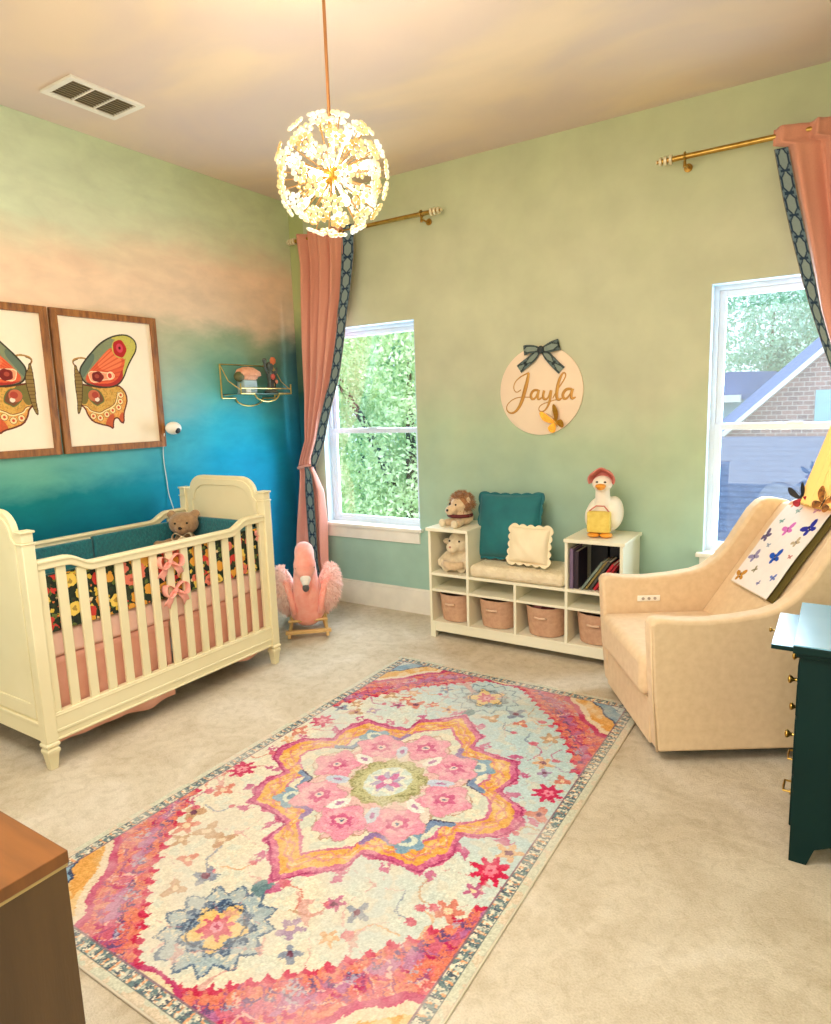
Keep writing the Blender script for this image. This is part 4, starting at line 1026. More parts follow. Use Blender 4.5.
# ------------------------------------------------------------------ flamingo rocker
t = thing('flamingo_rocker', 'fluffy pink flamingo rocking toy on wooden rockers beside the crib', 'rocking toy', (.565,-.655,0), math.radians(42))
fp = mat('flamingo_plush', (252,172,156), .9, c2=(248,152,136), ns=20, bs=.6, bscale=120, bdist=.005, sheen=.5)
fl = mat('flamingo_fur', (255,226,216), .9, c2=(255,208,196), ns=10)
wood_l = mat('rocker_wood', (222,184,124), .5, c2=(200,158,96), ns=8, stretch=(1,8,1))
for s in (-1, 1):
    pts = [(s*.125, y, .012+.5*(y*y)*.9) for y in np.linspace(-.27, .30, 15)]
    mm = M(); ring = [[(p[0]-.010,p[1],p[2]-.011),(p[0]+.010,p[1],p[2]-.011),(p[0]+.010,p[1],p[2]+.017),(p[0]-.010,p[1],p[2]+.017)] for p in pts]
    r_ = mm.ring(ring).build('rocker', wood_l, t, bevel=.002)
for y in (-.20, .20): M().box(-.150,.150,y-.016,y+.016,.040,.062).build('crossbar', wood_l, t, bevel=.003)
for s in (-1, 1):
    for q_ in (-1, 1): M().cyl((s*.125,q_*.12,.02), (s*.10,q_*.10,.14), .012, n=12).build('strut', wood_l, t)
M().cyl((-.13,-.16,.115), (.13,-.16,.115), .009, n=12).build('foot_bar', wood_l, t)
bd = M(); bd.ell((0,.04,.24), (.135,.20,.135)); bd.ell((0,-.10,.20), (.125,.10,.14))
nk = bez([(0,-.10,.20), (0,-.16,.32), (0,-.13,.43), (0,-.10,.53), (0,-.15,.60), (0,-.22,.575), (0,-.245,.50)], 2)
bd.tube(nk, list(np.interp(np.linspace(0,1,len(nk)), [0,.25,.5,.75,1], [.11,.088,.066,.062,.066])), 18)
bd.ell((0,-.235,.51), (.074,.062,.090)); bd.ell((0,.24,.30), (.05,.08,.06))
bd.build('body', fp, t, remesh=.009)
M().ell((0,-.262,.425), (.034,.034,.034), 20, 12).ell((0,-.272,.405), (.026,.028,.028), 18, 12).build('beak', mat('beak_white', (246,236,226), .6), t, smooth=180)
M().ell((0,-.285,.372), (.022,.024,.026), 18, 12).build('beak_tip', mat('beak_grey', (84,76,74), .6), t, smooth=180)
for s in (-1, 1): M().ell((s*.056,-.262,.50), .008, 12, 8).build('eye', eye_m, t)
for s in (-1, 1):
    R_ = Rz(-s*.25) @ Ry(s*.12)
    wc = (s*.145, -.02, .305)
    def wf(u, v, s=s):
        a = -PI*.55+PI*1.35*u; r = .145
        rr = r*(.62+.38*v)
        return (s*(.075+rr*.62*math.cos(a)*.95+.055*v), -.02+.15*(u-.5)*1.2-.03*v, .325+rr*math.sin(a)*.95)
    mm = M().ell((0,0,0), (.07,.15,.150), 24, 16, R=R_, fn=lambda p: 1-.15*max(0, p.z)*abs(p.y)); mm.tf(None, wc)
    w = mm.build('wing', fl, t, smooth=180)
    fur(on_ell(wc, (.07,.15,.150), R_, cond=lambda d, s=s: d.x*s > -.3), 2000, .038, .006, fl, t, 'wing_fur', droop=.35)
    mm = M().tube([(s*.085,-.19,.17),(s*.10,-.18,.27),(s*.125,-.155,.37),(s*.165,-.10,.39)], [.018,.022,.022,.014], 12)
    mm.build('wing_edge', fp, t, smooth=180)

# ------------------------------------------------------------------ armchair
linen = mat('beige_linen', (232,204,166), .85, c2=(222,192,152), ns=30, bs=.35, bscale=500, bdist=.001, sheen=.15)
AR = math.atan2(.535, .845)
ch = thing('armchair', 'beige upholstered swivel armchair with flared wings beside the right window', 'armchair', (3.03,-1.31,0), AR)
W = .785; TA = .08
side = [(.02,.055),(-.004,.30),(-.022,.60),(-.012,.622),(.02,.628),(.10,.618),(.20,.614),(.33,.624),(.44,.640),(.50,.660),(.56,.705),(.62,.775),(.675,.865),(.725,.945),(.765,.985),(.80,.999),(.84,.998),(.90,.985),(.935,.965),(.945,.93),(.90,.60),(.85,.30),(.82,.055)]
for y0_, nm in ((0, 'arm'), (W-TA, 'arm')):
    M().prism(side, 'y', y0_, y0_+TA).build(nm, linen, ch, bevel=.016, seg=4)
M().box(.012,.80,TA,W-TA,.055,.255).build('seat_base', linen, ch, bevel=.008, seg=3)
sc_ = M().box(-.030,.52,TA+.003,W-TA-.003,.262,.440)
sc_.build('seat_cushion', linen, ch, bevel=.038, seg=5)
bkp = [(.455,.262),(.485,.43),(.60,.60),(.73,.795),(.84,.955),(.865,.982),(.90,.980),(.93,.955),(.94,.93),(.895,.60),(.845,.30),(.81,.256)]
M().prism(bkp, 'y', TA+.001, W-TA-.001).build('backrest', linen, ch, bevel=.014, seg=3)
M().box(.07,.76,.06,W-.06,.03,.056).build('underframe', dark_mat, ch)
M().lathe([(.001,.0),(.25,.0),(.25,.018),(.22,.03),(.001,.03)], (.43,W/2,.0), 40).build('swivel_base', dark_mat, ch)
cpn = M().box(.158,.272,W-TA-.006,W-TA+.001,.490,.520).build('control_panel', mat('panel_white', (250,244,232), .4), ch, bevel=.009, seg=3)
btn = mat('button_grey', (170,160,150), .5)
for x in (.185,.215,.245): M().cyl((x,W-TA-.0055,.505), (x,W-TA-.009,.505), .0075, n=16).build('button', btn, cpn)
for x in (.0,): M().tube([(-.018,.004,.60),(-.004,.004,.30),(.018,.004,.06)], .004, 8).build('piping', linen, ch, smooth=180)
# throw -------------------------------------------------------------------
def thr_pos(s, z): return s, z
path = [(.592,.603),(.66,.705),(.73,.810),(.80,.912),(.84,.968),(.866,.992),(.90,.992),(.935,.965),(.952,.93),(.93,.80),(.915,.70)]
path = bez(path, 1)
# offset away from the backrest surface
pp = np.array(path); dd = np.gradient(pp, axis=0); dd /= np.linalg.norm(dd, axis=1)[:, None]; nn_ = np.stack([-dd[:,1], dd[:,0]], -1)
seg = np.concatenate([[0], np.cumsum(np.linalg.norm(np.diff(pp, axis=0), axis=1))]); Lt = seg[-1]
throw_m = colmat('throw_fabric', .9, 200, .3, .002, .06, 30)
def throw_surf(d0, d1, off, wav):
    def pos(U, V):
        q = V*Lt; a = np.interp(q, seg, pp[:,0]+nn_[:,0]*off); b_ = np.interp(q, seg, pp[:,1]+nn_[:,1]*off)
        k = wav*(np.sin(V*19+U*3)*.5+np.sin(U*8+V*7)*.5+1)
        return np.stack([a-k*.8, d0+(d1-d0)*U+.010*np.sin(V*9)*wav*100*.3, b_+k*.6], -1)
    return pos
def throw_col(U, V):
    X = U*.34; Y = V*Lt; P = Paint(X, Y, (244,232,224))
    P.C[:] = np.array((240,236,240))*(1-np.clip(V*0+.5, 0, 1)[:,None]) + np.array((246,230,214))*.5
    def bf(cx, cy, s, rot, c, c2):
        for k, (dx, dy, rx, ry, r2) in enumerate(((.55,.35,.55,.30,.6), (-.55,.35,.55,.30,-.6), (.40,-.35,.38,.24,-.6), (-.40,-.35,.38,.24,.6))):
            a = rot; P.ell(cx+1.35*s*(dx*math.cos(a)-dy*math.sin(a)), cy+1.35*s*(dx*math.sin(a)+dy*math.cos(a)), 1.4*s*rx, 1.5*s*ry, c, rot=a+r2)
        P.ell(cx, cy, s*.12, s*.6, c2, rot=rot)
    for a in ((.05,.045,.028,.3,(196,136,50),(96,70,40)), (.21,.05,.010,.8,(120,120,170),(60,60,90)), (.12,.10,.013,1.2,(150,140,110),(70,70,60)), (.285,.10,.016,.5,(110,130,196),(60,60,90)),
              (.05,.155,.026,.9,(150,140,176),(90,80,110)), (.20,.19,.032,.5,(28,80,180),(20,30,70)), (.30,.215,.010,.2,(200,120,110),(80,50,50)), (.09,.23,.011,.2,(160,170,190),(80,80,100)), (.03,.27,.026,1.2,(100,86,120),(60,50,70)),
              (.27,.285,.019,1.0,(190,170,140),(70,60,60)), (.15,.33,.029,.6,(216,112,186),(150,70,110)), (.28,.365,.032,.9,(44,50,160),(24,24,80)), (.06,.36,.012,.5,(130,170,160),(80,90,90)), (.12,.43,.014,.5,(150,180,170),(80,90,90)), (.24,.46,.02,.5,(180,150,200),(80,60,110)), (.04,.47,.026,1.,(230,160,120),(90,60,50))):
        bf(*a)
    P.set((np.abs(X) < .003) | (Y < .004), (226,206,180))
    return P.C
th = thing('throw_blanket', 'white throw printed with colourful butterflies draped over the armchair back', 'throw', (3.03,-1.31,0), AR)
cgrid('printed_cloth', throw_m, 130, 300, throw_surf(.60, .268, .013, .004), throw_col, th, solid=.003)
cgrid('dark_lining', colmat('lining', .9), 20, 60, throw_surf(.53, .228, .004, .001), lambda U, V: np.tile(np.array((96,84,40.)), (len(U),1)), th, solid=.003)

# ------------------------------------------------------------------ green chest
green = mat('dark_green_paint', (2,40,38), .55, c2=(1,34,32), spec=.2, ns=4)
gx0, gx1, gy0, gy1, gz = 3.545, 4.02, -1.685, -1.235, .74
g_ = thing('green_chest', 'dark green small chest of drawers with brass knobs at the right edge', 'chest of drawers', ((gx0+gx1)/2, (gy0+gy1)/2, 0))
sky_sheen = mat('painted_sky_sheen', (130,186,214), .25, c2=(118,176,206), ns=3)  # sky reflection on the green paint, put into a pale blue colour
M().box(gx0-.02, gx1+.01, gy0-.026, gy1+.026, gz-.028, gz-.003).build('top', green, g_, world=True, bevel=.003)
M().box(gx0-.019, gx1+.009, gy0-.025, gy1+.025, gz-.003, gz+.0005).build('top_sky_sheen', sky_sheen, g_, world=True, smooth=0)
M().box(gx0-.012, gx1, gy0-.014, gy1+.014, gz-.044, gz-.028).build('cornice', green, g_, world=True, bevel=.005)
for y in (gy0, gy1-.02): 
    poly = [(gx0,0),(gx0+.05,0),(gx0+.07,.06),(gx0+.12,.085),(gx1-.12,.085),(gx1-.07,.06),(gx1-.05,0),(gx1,0),(gx1,gz-.044),(gx0,gz-.044)]
    M().prism(poly, 'y', y, y+.02).build('side_panel', green, g_, world=True, bevel=.002)
M().box(gx1-.015, gx1-.001, gy0+.02, gy1-.02, .09, gz-.044).build('back_panel', green, g_, world=True)
M().box(gx0+.01, gx1-.015, gy0+.02, gy1-.02, .09, .105).box(gx0+.002, gx0+.014, gy0+.02, gy1-.02, .65, gz-.044).build('carcass', green, g_, world=True)
sl = M().box(gx0-.085, gx0+.25, gy0+.05, gy1-.03, gz-.048, gz-.034)
slo = sl.build('pull_out_slide', green, g_, world=True, bevel=.0015)
M().box(gx0-.084, gx0+.25, gy0+.051, gy1-.031, gz-.034, gz-.0325).build('slide_sky_sheen', sky_sheen, slo, world=True, smooth=0)
def knob(par, x, y, z, s=1):
    M().tube([(x,y,z),(x-.008*s,y,z),(x-.016*s,y,z),(x-.024*s,y,z),(x-.030*s,y,z),(x-.033*s,y,z)], [.009*s,.005*s,.006*s,.014*s,.013*s,.003*s], 16).build('knob', brass, par, world=True, smooth=180)
knob(slo, gx0-.085, (gy0+gy1)/2, gz-.041, .6)
dz = [(.49,.66),(.29,.48),(.11,.28)]
for i, (a, b_) in enumerate(dz):
    d_ = M().box(gx0-.006, gx0+.012, gy0+.022, gy1-.022, a, b_).box(gx0+.012, gx1-.05, gy0+.03, gy1-.03, a+.01, a+.02).build('drawer', green, g_, world=True, bevel=.003)
    if i < 2:
        for y in (gy0+.09, gy1-.13): knob(d_, gx0-.002, y, (a+b_)/2+.01, 1)
    else:
        for y in (gy0+.11, gy1-.11):
            M().tube([(gx0-.006,y-.035,.20),(gx0-.028,y-.035,.20),(gx0-.030,y,.196),(gx0-.028,y+.035,.20),(gx0-.006,y+.035,.20)], .004, 8).lathe([(.001,-.001),(.010,-.001),(.010,-.004),(.001,-.004)], (gx0-.006,y-.035,.20), 14, ax='x').lathe([(.001,-.001),(.010,-.001),(.010,-.004),(.001,-.004)], (gx0-.006,y+.035,.20), 14, ax='x').build('bracket_pull', brass, d_, world=True)

# ------------------------------------------------------------------ lamp behind the chair
LX, LY = 3.73, -.42
t = thing('floor_lamp', 'lamp with a yellow pleated cone shade standing behind the armchair', 'lamp', (LX, LY, 0))
shade_m, nt, b = newmat('pleated_shade')
b.inputs['Base Color'].default_value = rgba((246,206,128)); b.inputs['Roughness'].default_value = .8
b.inputs['Emission Color'].default_value = rgba((255,196,104)); b.inputs['Emission Strength'].default_value = .35
tcn = nt.nodes.new('ShaderNodeTexCoord'); nn2 = noise(nt, 80, 2, .5, tcn.outputs['Object']); bump(nt, b, nn2.outputs['Fac'], .2, .001)
def shd(r0, z0, r1, z1, n=72):
    rings = []
    for r, z in ((r0,z0),(r1,z1)):
        rings.append([((r+(.006*r/.26 if k % 2 else -.006*r/.26))*math.cos(2*PI*k/n), (r+(.006 if k % 2 else -.006))*math.sin(2*PI*k/n), z) for k in range(n)])
    return M().ring(rings, cap=False)
shd(.262, 1.008, .125, 1.46).build('pleated_shade', shade_m, t, smooth=0, recalc=False, solid=.002)
M().tube([(.264*math.cos(a), .264*math.sin(a), 1.008) for a in np.linspace(0, 2*PI, 49)], .005, cap=False).tube([(.127*math.cos(a), .127*math.sin(a), 1.46) for a in np.linspace(0, 2*PI, 49)], .005, cap=False).build('shade_trim', mat('shade_trim', (214,170,90), .7), t)
M().cyl((0,0,.02), (0,0,1.30), .010, n=14).tube([(-.12,0,1.40),(0,0,1.40),(.12,0,1.40)], .003).cyl((0,0,1.3), (0,0,1.42), .004).build('pole', brass, t)
M().lathe([(.001,0),(.13,0),(.13,.012),(.05,.022),(.012,.035),(.001,.035)]).build('base', brass, t)
M().ell((0,0,1.25), (.03,.03,.045)).build('bulb', mat('lamp_bulb', (255,230,180), .3, emit=(255,200,120), es=6), t)
redw = mat('red_wing', (214,30,50), .6, c2=(40,14,20), ns=45); orw = mat('orange_wing', (220,140,60), .6, c2=(40,26,20), ns=50)
def on_shade(px, py, z):
    p = at(px, py, 'z', z); return p
# place on the shade surface facing the camera
for px, py, nm, lab, mu, ml, rz, sc__ in ((799,494,'red_butterfly','red and black decorative butterfly clipped to the left rim of the lamp shade', black_soft, redw, .5, 1.0), (823,503,'orange_butterfly','orange and black decorative butterfly clipped low on the lamp shade', orw, orw, -.4, 1.0)):
    d = at(px, py, 'z', 0)-CAM; d = d/np.linalg.norm(d) if d[2] else d
    best = None
    for k in np.arange(2., 5., .002):
        q = CAM+(at(px, py, 'y', 0)-CAM)/np.linalg.norm(at(px, py, 'y', 0)-CAM)*k
        h_ = q[2]; rad = .272+(1.01-h_)*.30
        if math.hypot(q[0]-LX, q[1]-LY) < rad: best = q; break
    if best is None: best = np.array([LX-.255, LY-.06, 1.03])
    a = math.atan2(best[1]-LY, best[0]-LX)
    a = -PI/2-.5 if px < 810 else -PI/2-.1
    butterfly(nm, lab, best, Rz(a+PI/2) @ Rx(PI/2-.3) @ Rz(rz), sc__*.8, mu, black_soft, 'decorative butterflies on the lamp shade', fold=.5, ml=ml)

# ------------------------------------------------------------------ walnut dresser (near left)
walnut = mat('walnut', (96,68,38), .4, c2=(62,42,22), ns=2.2, stretch=(4,4,.35), det=5, bs=.1, bscale=80)
walnut_top = mat('walnut_top', (150,92,42), .35, c2=(100,60,28), ns=2.4, stretch=(.6,5,1), det=5)
q = at(68, 850, 'z', .80); dx1, dy1 = float(q[0]), float(q[1])
t = thing('walnut_dresser', 'brown walnut dresser corner at the lower left of the room', 'dresser', (dx1-.7, dy1-.24, 0))
M().box(dx1-1.4, dx1, dy1-.48, dy1, .778, .80).build('top', walnut_top, t, world=True, bevel=.0015)
M().box(dx1-1.398, dx1-.002, dy1-.478, dy1-.002, .772, .778).build('seam', mat('seam_light', (190,160,104), .5), t, world=True)
M().box(dx1-.024, dx1-.004, dy1-.476, dy1-.004, .0, .772).build('side_panel', walnut, t, world=True, bevel=.001)
M().box(dx1-1.396, dx1-1.376, dy1-.476, dy1-.004, .0, .772).build('side_panel', walnut, t, world=True, bevel=.001)
M().box(dx1-1.376, dx1-.024, dy1-.476, dy1-.46, .05, .772).build('back_panel', walnut, t, world=True)
M().box(dx1-1.376, dx1-.024, dy1-.46, dy1-.03, .08, .10).build('bottom_panel', walnut, t, world=True)
for i in range(2):
    for j in range(3):
        xa = dx1-1.372+i*.676; za = .11+j*.22
        d_ = M().box(xa, xa+.668, dy1-.024, dy1-.006, za, za+.212).build('drawer', walnut, t, world=True, bevel=.002)
        M().tube([(xa+.334,dy1-.006,za+.11),(xa+.334,dy1+.008,za+.11),(xa+.334,dy1+.016,za+.11),(xa+.334,dy1+.020,za+.11)], [.006,.005,.013,.010], 14).build('knob', brass, d_, world=True, smooth=180)

# ------------------------------------------------------------------ rug
RX0, RX1, RY0, RY1 = 1.435, 2.872, -3.13, -.795
RW, RL = RX1-RX0, RY1-RY0; ucx, vcy = RW/2-.004, RL/2
def rugcol(U, V):
    x = U*RW; y = V*RL
    wx = (fbm(x*22, y*22, 5)-.5)*.022+(vnoise(x*180, y*180, 31)-.5)*.009; wy = (fbm(x*22, y*22, 15)-.5)*.022+(vnoise(x*180, y*180, 41)-.5)*.009
    X = x+wx; Y = y+wy
    P = Paint(X, Y, (236,228,204))
    n1 = fbm(x*6, y*6, 1); n2 = fbm(x*60, y*60, 2, 3); n3 = fbm(x*140, y*140, 8, 2); n4 = fbm(x*25, y*25, 12, 3)
    # field: cream on the near left, pale blue to the right and the far end
    k = np.clip((x/RW*.55+y/RL*.75-.42)*2.2+(n1-.5)*1.6, 0, 1)[:, None]
    cream = np.array((238,226,198.)); blue = np.array((190,214,214.))
    P.C = cream*(1-k)+blue*k
    P.set(n4 > .62, (224,214,186), .5); P.set((n4 < .36), (206,218,206), .4)
    dx = np.abs(X-ucx); dyc = np.abs(Y-vcy); end = vcy-dyc               # distance from the nearer end
    # spandrels
    T = [(0.0,.05),(.13,.115),(.27,.24),(.38,.35),(.46,.46),(.55,.59),(.64,.76),(.69,.93),(.72,.95)]
    st = .036
    dq = np.floor(dx/st)*st; tri = np.abs(((dx/st) % 1)-.5)*.6*st
    bnd = np.interp(dq+st*.5, [a for a, _ in T], [b_ for _, b_ in T])+tri
    sp_ = end < bnd
    deep = bnd-end
    pinkred = np.array((222,84,96.)); coral = np.array((228,122,96.)); mag = np.array((198,62,110.)); 
    P.set(sp_, coral); P.set(sp_ & (n1+n4 > 1.0), (216,92,92)); P.set(sp_ & (n2 > .58), (230,140,110), .7); P.set(sp_ & (n2 < .40), (214,96,124), .5)
    P.set(sp_ & (deep < .022), (204,44,78))
    band2 = sp_ & (deep > .10) & (deep < .16); P.set(band2, (206,92,130), .75); P.set(band2 & (n4 > .5), (170,110,170), .6)
    P.set(sp_ & (np.abs(deep-.17) < .006), (188,40,92)); P.set(sp_ & (np.abs(deep-.095) < .005) & (n2 > .4), (120,90,130))
    zig = sp_ & (np.abs(deep-.06-.022*np.abs(((dx*9) % 2)-1)*2) < .007) & (n3 > .35); P.set(zig, (110,74,120))
    scr = sp_ & (np.abs(np.sin(X*46+np.sin(Y*38)*1.6)*np.cos(Y*43+np.sin(X*30)*1.5)) < .10) & (deep > .03); P.set(scr & (n3 > .4), (150,70,120), .85)
    scr2 = sp_ & (np.abs(np.sin(X*22+2+np.cos(Y*31)*1.4)*np.cos(Y*25+np.sin(X*20))-.5) < .07) & (deep > .05) & (n3 > .42); P.set(scr2, (240,206,180), .7)
    scr3 = sp_ & (np.sin(X*27+1+wx*60)*np.sin(Y*29+1+wy*60) < -.80) & (n3 > .5); P.set(scr3, (170,180,196), .7)
    # corner cartouches: arc medallions in the four corners and end-centre
    for cx in (.0, RW-.01):
        for cy in (.0, RL):
            cp = [(cx+(1 if cx < .5 else -1)*a, cy+(1 if cy < .5 else -1)*b_) for a, b_ in ((0,.42),(.10,.40),(.15,.34),(.21,.30),(.25,.22),(.30,.16),(.36,.12),(.38,0),(0,0))]
            P.poly(cp, (196,64,104)); cq = [(cx+(p[0]-cx)*.92, cy+(p[1]-cy)*.92) for p in cp]; P.poly(cq, (238,214,180))
            cq = [(cx+(p[0]-cx)*.84, cy+(p[1]-cy)*.84) for p in cp]; P.poly(cq, (232,168,86)); P.set(inpoly(X, Y, cq) & (n4 > .55), (240,196,130))
            cq = [(cx+(p[0]-cx)*.62, cy+(p[1]-cy)*.62) for p in cp]; P.poly(cq, (130,164,184)); P.outline(cq, .010, (60,70,100))
            cq = [(cx+(p[0]-cx)*.42, cy+(p[1]-cy)*.42) for p in cp]; P.poly(cq, (222,226,214)); P.set(inpoly(X, Y, cq) & (n3 > .6), (120,130,150))
    for cy in (.0, RL):
        P.ell(ucx, cy, .17, .10, (190,52,100)); P.ell(ucx, cy, .15, .085, (238,214,170)); P.ell(ucx, cy, .125, .068, (206,120,60)); P.ell(ucx, cy, .08, .045, (150,50,90))
    # pendants in the field
    for sgy in (-1, 1):
        cy = vcy+sgy*(vcy-.285); R_ = .175
        ang = np.arctan2(Y-cy, (X-ucx)); rr = np.hypot((X-ucx), (Y-cy)*1.0)
        m = (rr < R_*(.80+.20*np.abs(((ang*13/PI) % 2)-1)*1.)) & (rr > R_*.62); c1 = (150,172,182) if sgy < 0 else (186,206,206)
        P.set(m & (n3+n2 > .75), c1, .75); e_ = np.abs(rr-R_*(.78+.22*np.abs(((ang*13/PI) % 2)-1))) < .006; P.set(e_ & (n3 > .3), (88,110,136) if sgy < 0 else (130,150,160))
        P.ell(ucx, cy, .115, .105, (70,92,124) if sgy < 0 else (140,150,150), petals=12, amp=.08); P.set((rr < .115) & (n3 > .55), (160,180,190), .7)
        P.ell(ucx, cy, .078, .078, (236,196,120), petals=5, amp=.28, ph=sgy*PI/2); P.outline([(ucx+.085*math.cos(a), cy+.085*math.sin(a)) for a in np.linspace(0, 2*PI, 30)], .006, (60,70,90))
        P.ell(ucx, cy, .044, .044, (216,90,110), petals=8, amp=.25); P.ell(ucx, cy, .02, .02, (236,150,170)); P.ell(ucx, cy, .008, .008, (190,50,90))
        fy = vcy+sgy*(vcy-.47); P.poly([(ucx-.035, fy-sgy*-.0), (ucx, fy-sgy*.07), (ucx+.035, fy), (ucx+.02, fy+sgy*.03), (ucx-.02, fy+sgy*.03)], (96,130,136)); P.outline([(ucx, fy+sgy*.03), (ucx, fy+sgy*-.14)], .008, (80,110,120))
    # medallion
    def quad(L): 
        a = L; b_ = [(-x_, y_) for x_, y_ in L[::-1]]; top = a+b_[1:] if b_[0] == a[-1] else a+b_
        bot = [(x_, -y_) for x_, y_ in top[::-1]]; return [(ucx+x_, vcy+y_) for x_, y_ in top+bot]
    med = [(.575,.03),(.535,.10),(.42,.155),(.445,.27),(.39,.385),(.27,.39),(.175,.41),(.165,.51),(.08,.575),(0,.66)]
    def scaled(s): return quad([(a*s, b_*s) for a, b_ in med])
    jag = .018*np.abs(((np.arctan2(Y-vcy, X-ucx)*40/PI) % 2)-1)
    o = scaled(1.0); do = dpoly(X, Y, o); io = inpoly(X, Y, o)
    P.set(io | (do < jag), (204,84,128)); P.set((io | (do < jag)) & (n2 > .55), (222,120,150)); P.set((do < .004) , (170,50,100))
    hook = (~io) & (do > .015) & (do < .055) & (np.sin(np.arctan2(Y-vcy, X-ucx)*24) > .72); P.set(hook & (n2 > .35), (196,84,130), .85)
    m1 = inpoly(X, Y, scaled(.945)); P.set(m1, (238,172,74)); P.set(m1 & (n4 > .58), (244,190,104)); P.set(m1 & (n2 < .36), (226,150,56), .8)
    P.outline(scaled(.87), .005, (238,206,150)); zz_ = np.abs(dpoly(X, Y, scaled(.86))-.012-.008*np.sin(np.arctan2(Y-vcy, X-ucx)*44)) < .004; P.set(zz_ & m1, (220,120,130), .8)
    P.poly(scaled(.79), (208,100,140)); P.poly(scaled(.765), (236,226,196)); i2 = inpoly(X, Y, scaled(.765)); P.set(i2 & (n4 > .55), (214,218,196)); i3 = inpoly(X, Y, scaled(.64)); P.set(i3, (234,176,176), .75); P.set(i3 & (n4 > .54), (232,214,196)); P.outline(scaled(.64), .006, (190,150,120))
    for sx in (-1, 1):
        for sy in (-1, 1):
            c = (ucx+sx*.265, vcy+sy*.275); P.ell(*c, .068, .060, (132,166,186), petals=5, amp=.2); P.ell(*c, .040, .034, (220,226,206)); P.ell(*c, .018, .018, (120,150,170))
            P.outline([(ucx+sx*.36, vcy+sy*.12), (ucx+sx*.30, vcy+sy*.14), (ucx+sx*.29, vcy+sy*.21)], .026, (120,142,176), closed=False)
            P.outline([(ucx+sx*.36, vcy+sy*.105), (ucx+sx*.285, vcy+sy*.13), (ucx+sx*.27, vcy+sy*.21)], .007, (70,60,90), closed=False)
            P.outline([(ucx+sx*.14, vcy+sy*.36), (ucx+sx*.15, vcy+sy*.30), (ucx+sx*.21, vcy+sy*.31)], .024, (150,120,170) , closed=False)
    for kk in range(8):
        a = kk*PI/4; rx_ = .30 if kk % 2 == 0 else .275
        cx_, cy_ = ucx+.262*math.cos(a)*1.0, vcy+.30*math.sin(a)
        P.ell(cx_, cy_, .100, .100, (190,150,140), petals=5, amp=.16, ph=a); P.ell(cx_, cy_, .096, .096, (236,152,172), petals=5, amp=.16, ph=a)
        P.set((np.hypot(X-cx_, Y-cy_) < .08) & (n2 > .55), (242,176,186)); P.ell(cx_, cy_, .040, .040, (214,100,140), petals=6, amp=.2); P.ell(cx_, cy_, .018, .018, (244,206,196))
        P.ell(cx_, cy_, .008, .008, (96,110,140))
    for kk in range(8):
        a = kk*PI/4+PI/8; cx_, cy_ = ucx+.205*math.cos(a), vcy+.235*math.sin(a)
        P.ell(cx_, cy_, .052, .026, (240,238,226) if kk % 2 else (204,212,226), rot=a)
        P.ell(cx_, cy_, .022, .010, (190,130,170), rot=a)
    P.ell(ucx, vcy, .150, .165, (186,176,124), petals=12, amp=.06); P.ell(ucx, vcy, .135, .150, (204,198,146), petals=12, amp=.08); P.ell(ucx, vcy, .095, .105, (214,226,214)); P.ell(ucx, vcy, .078, .086, (236,232,210), petals=8, amp=.2)
    P.ell(ucx, vcy, .055, .06, (190,180,200), petals=8, amp=.3); P.ell(ucx, vcy, .04, .045, (216,130,170), petals=4, amp=.5, ph=PI/4); P.ell(ucx, vcy, .018, .02, (240,220,210)); P.set((np.hypot(X-ucx, Y-vcy) < .16) & (np.hypot(X-ucx, Y-vcy) > .11) & (n3 > .6), (110,110,60), .6)
    # scattered flowers
    for (fx, fy, r_, c, c2) in ((.12,.935,.05,(206,56,96),(236,150,160)), (.135,1.44,.048,(206,56,96),(236,150,160)), (1.30,.90,.055,(212,34,76),(240,120,140)), (1.30,1.40,.05,(206,46,90),(236,140,160))):
        P.ell(fx, fy, r_, r_*1.05, c, petals=8, amp=.28); P.ell(fx, fy, r_*.42, r_*.45, c2, petals=5, amp=.2); P.ell(fx, fy, r_*.15, r_*.15, c)
    r2_ = np.random.default_rng(3); done = []
    tries = 0
    while len(done) < 64 and tries < 6000:
        tries += 1
        fx, fy = r2_.uniform(.09, RW-.1), r2_.uniform(.14, RL-.14)
        a_, e_ = abs(fx-ucx), vcy-abs(fy-vcy)
        if e_ < np.interp(a_, [t_[0] for t_ in T], [t_[1] for t_ in T])+.06: continue
        if (a_/.60)**2+((fy-vcy)/.68)**2 < 1.0: continue
        if math.hypot(a_, abs(abs(fy-vcy)-(vcy-.285))) < .22: continue
        if any(math.hypot(fx-p[0], fy-p[1]) < .078 for p in done) or any(math.hypot(fx-p[0], fy-p[1]) < .10 for p in ((.12,.935),(.135,1.44),(1.3,.9),(1.3,1.4))): continue
        done.append((fx, fy)); s = r2_.uniform(.022, .038); a0 = r2_.uniform(0, 6.28); pal = [(196,150,110),(216,120,100),(190,90,130),(130,140,160),(226,170,120),(170,140,170)][int(r2_.integers(6))]
        if r2_.uniform() < .35:
            pts = bez([(fx-2*s*math.cos(a0), fy-2*s*math.sin(a0)), (fx-s*math.sin(a0), fy+s*math.cos(a0)), (fx+s*math.cos(a0), fy+s*math.sin(a0)), (fx+2*s*math.cos(a0)+s*math.sin(a0), fy+2*s*math.sin(a0)-s*math.cos(a0))], 2)
            P.outline(pts, .007, pal, .8, closed=False); P.ell(pts[0][0], pts[0][1], s*.6, s*.5, (214,90,110), a=.8)
        else:
            P.ell(fx, fy, s, s*1.05, pal, petals=int(r2_.integers(3, 6)), amp=.4, ph=a0, a=.9); P.ell(fx, fy, s*.4, s*.4, (120,70,90) if r2_.uniform() < .5 else (240,210,170))
    # fine vine lines
    fieldm = ~sp_ & ~io & (do > .03)
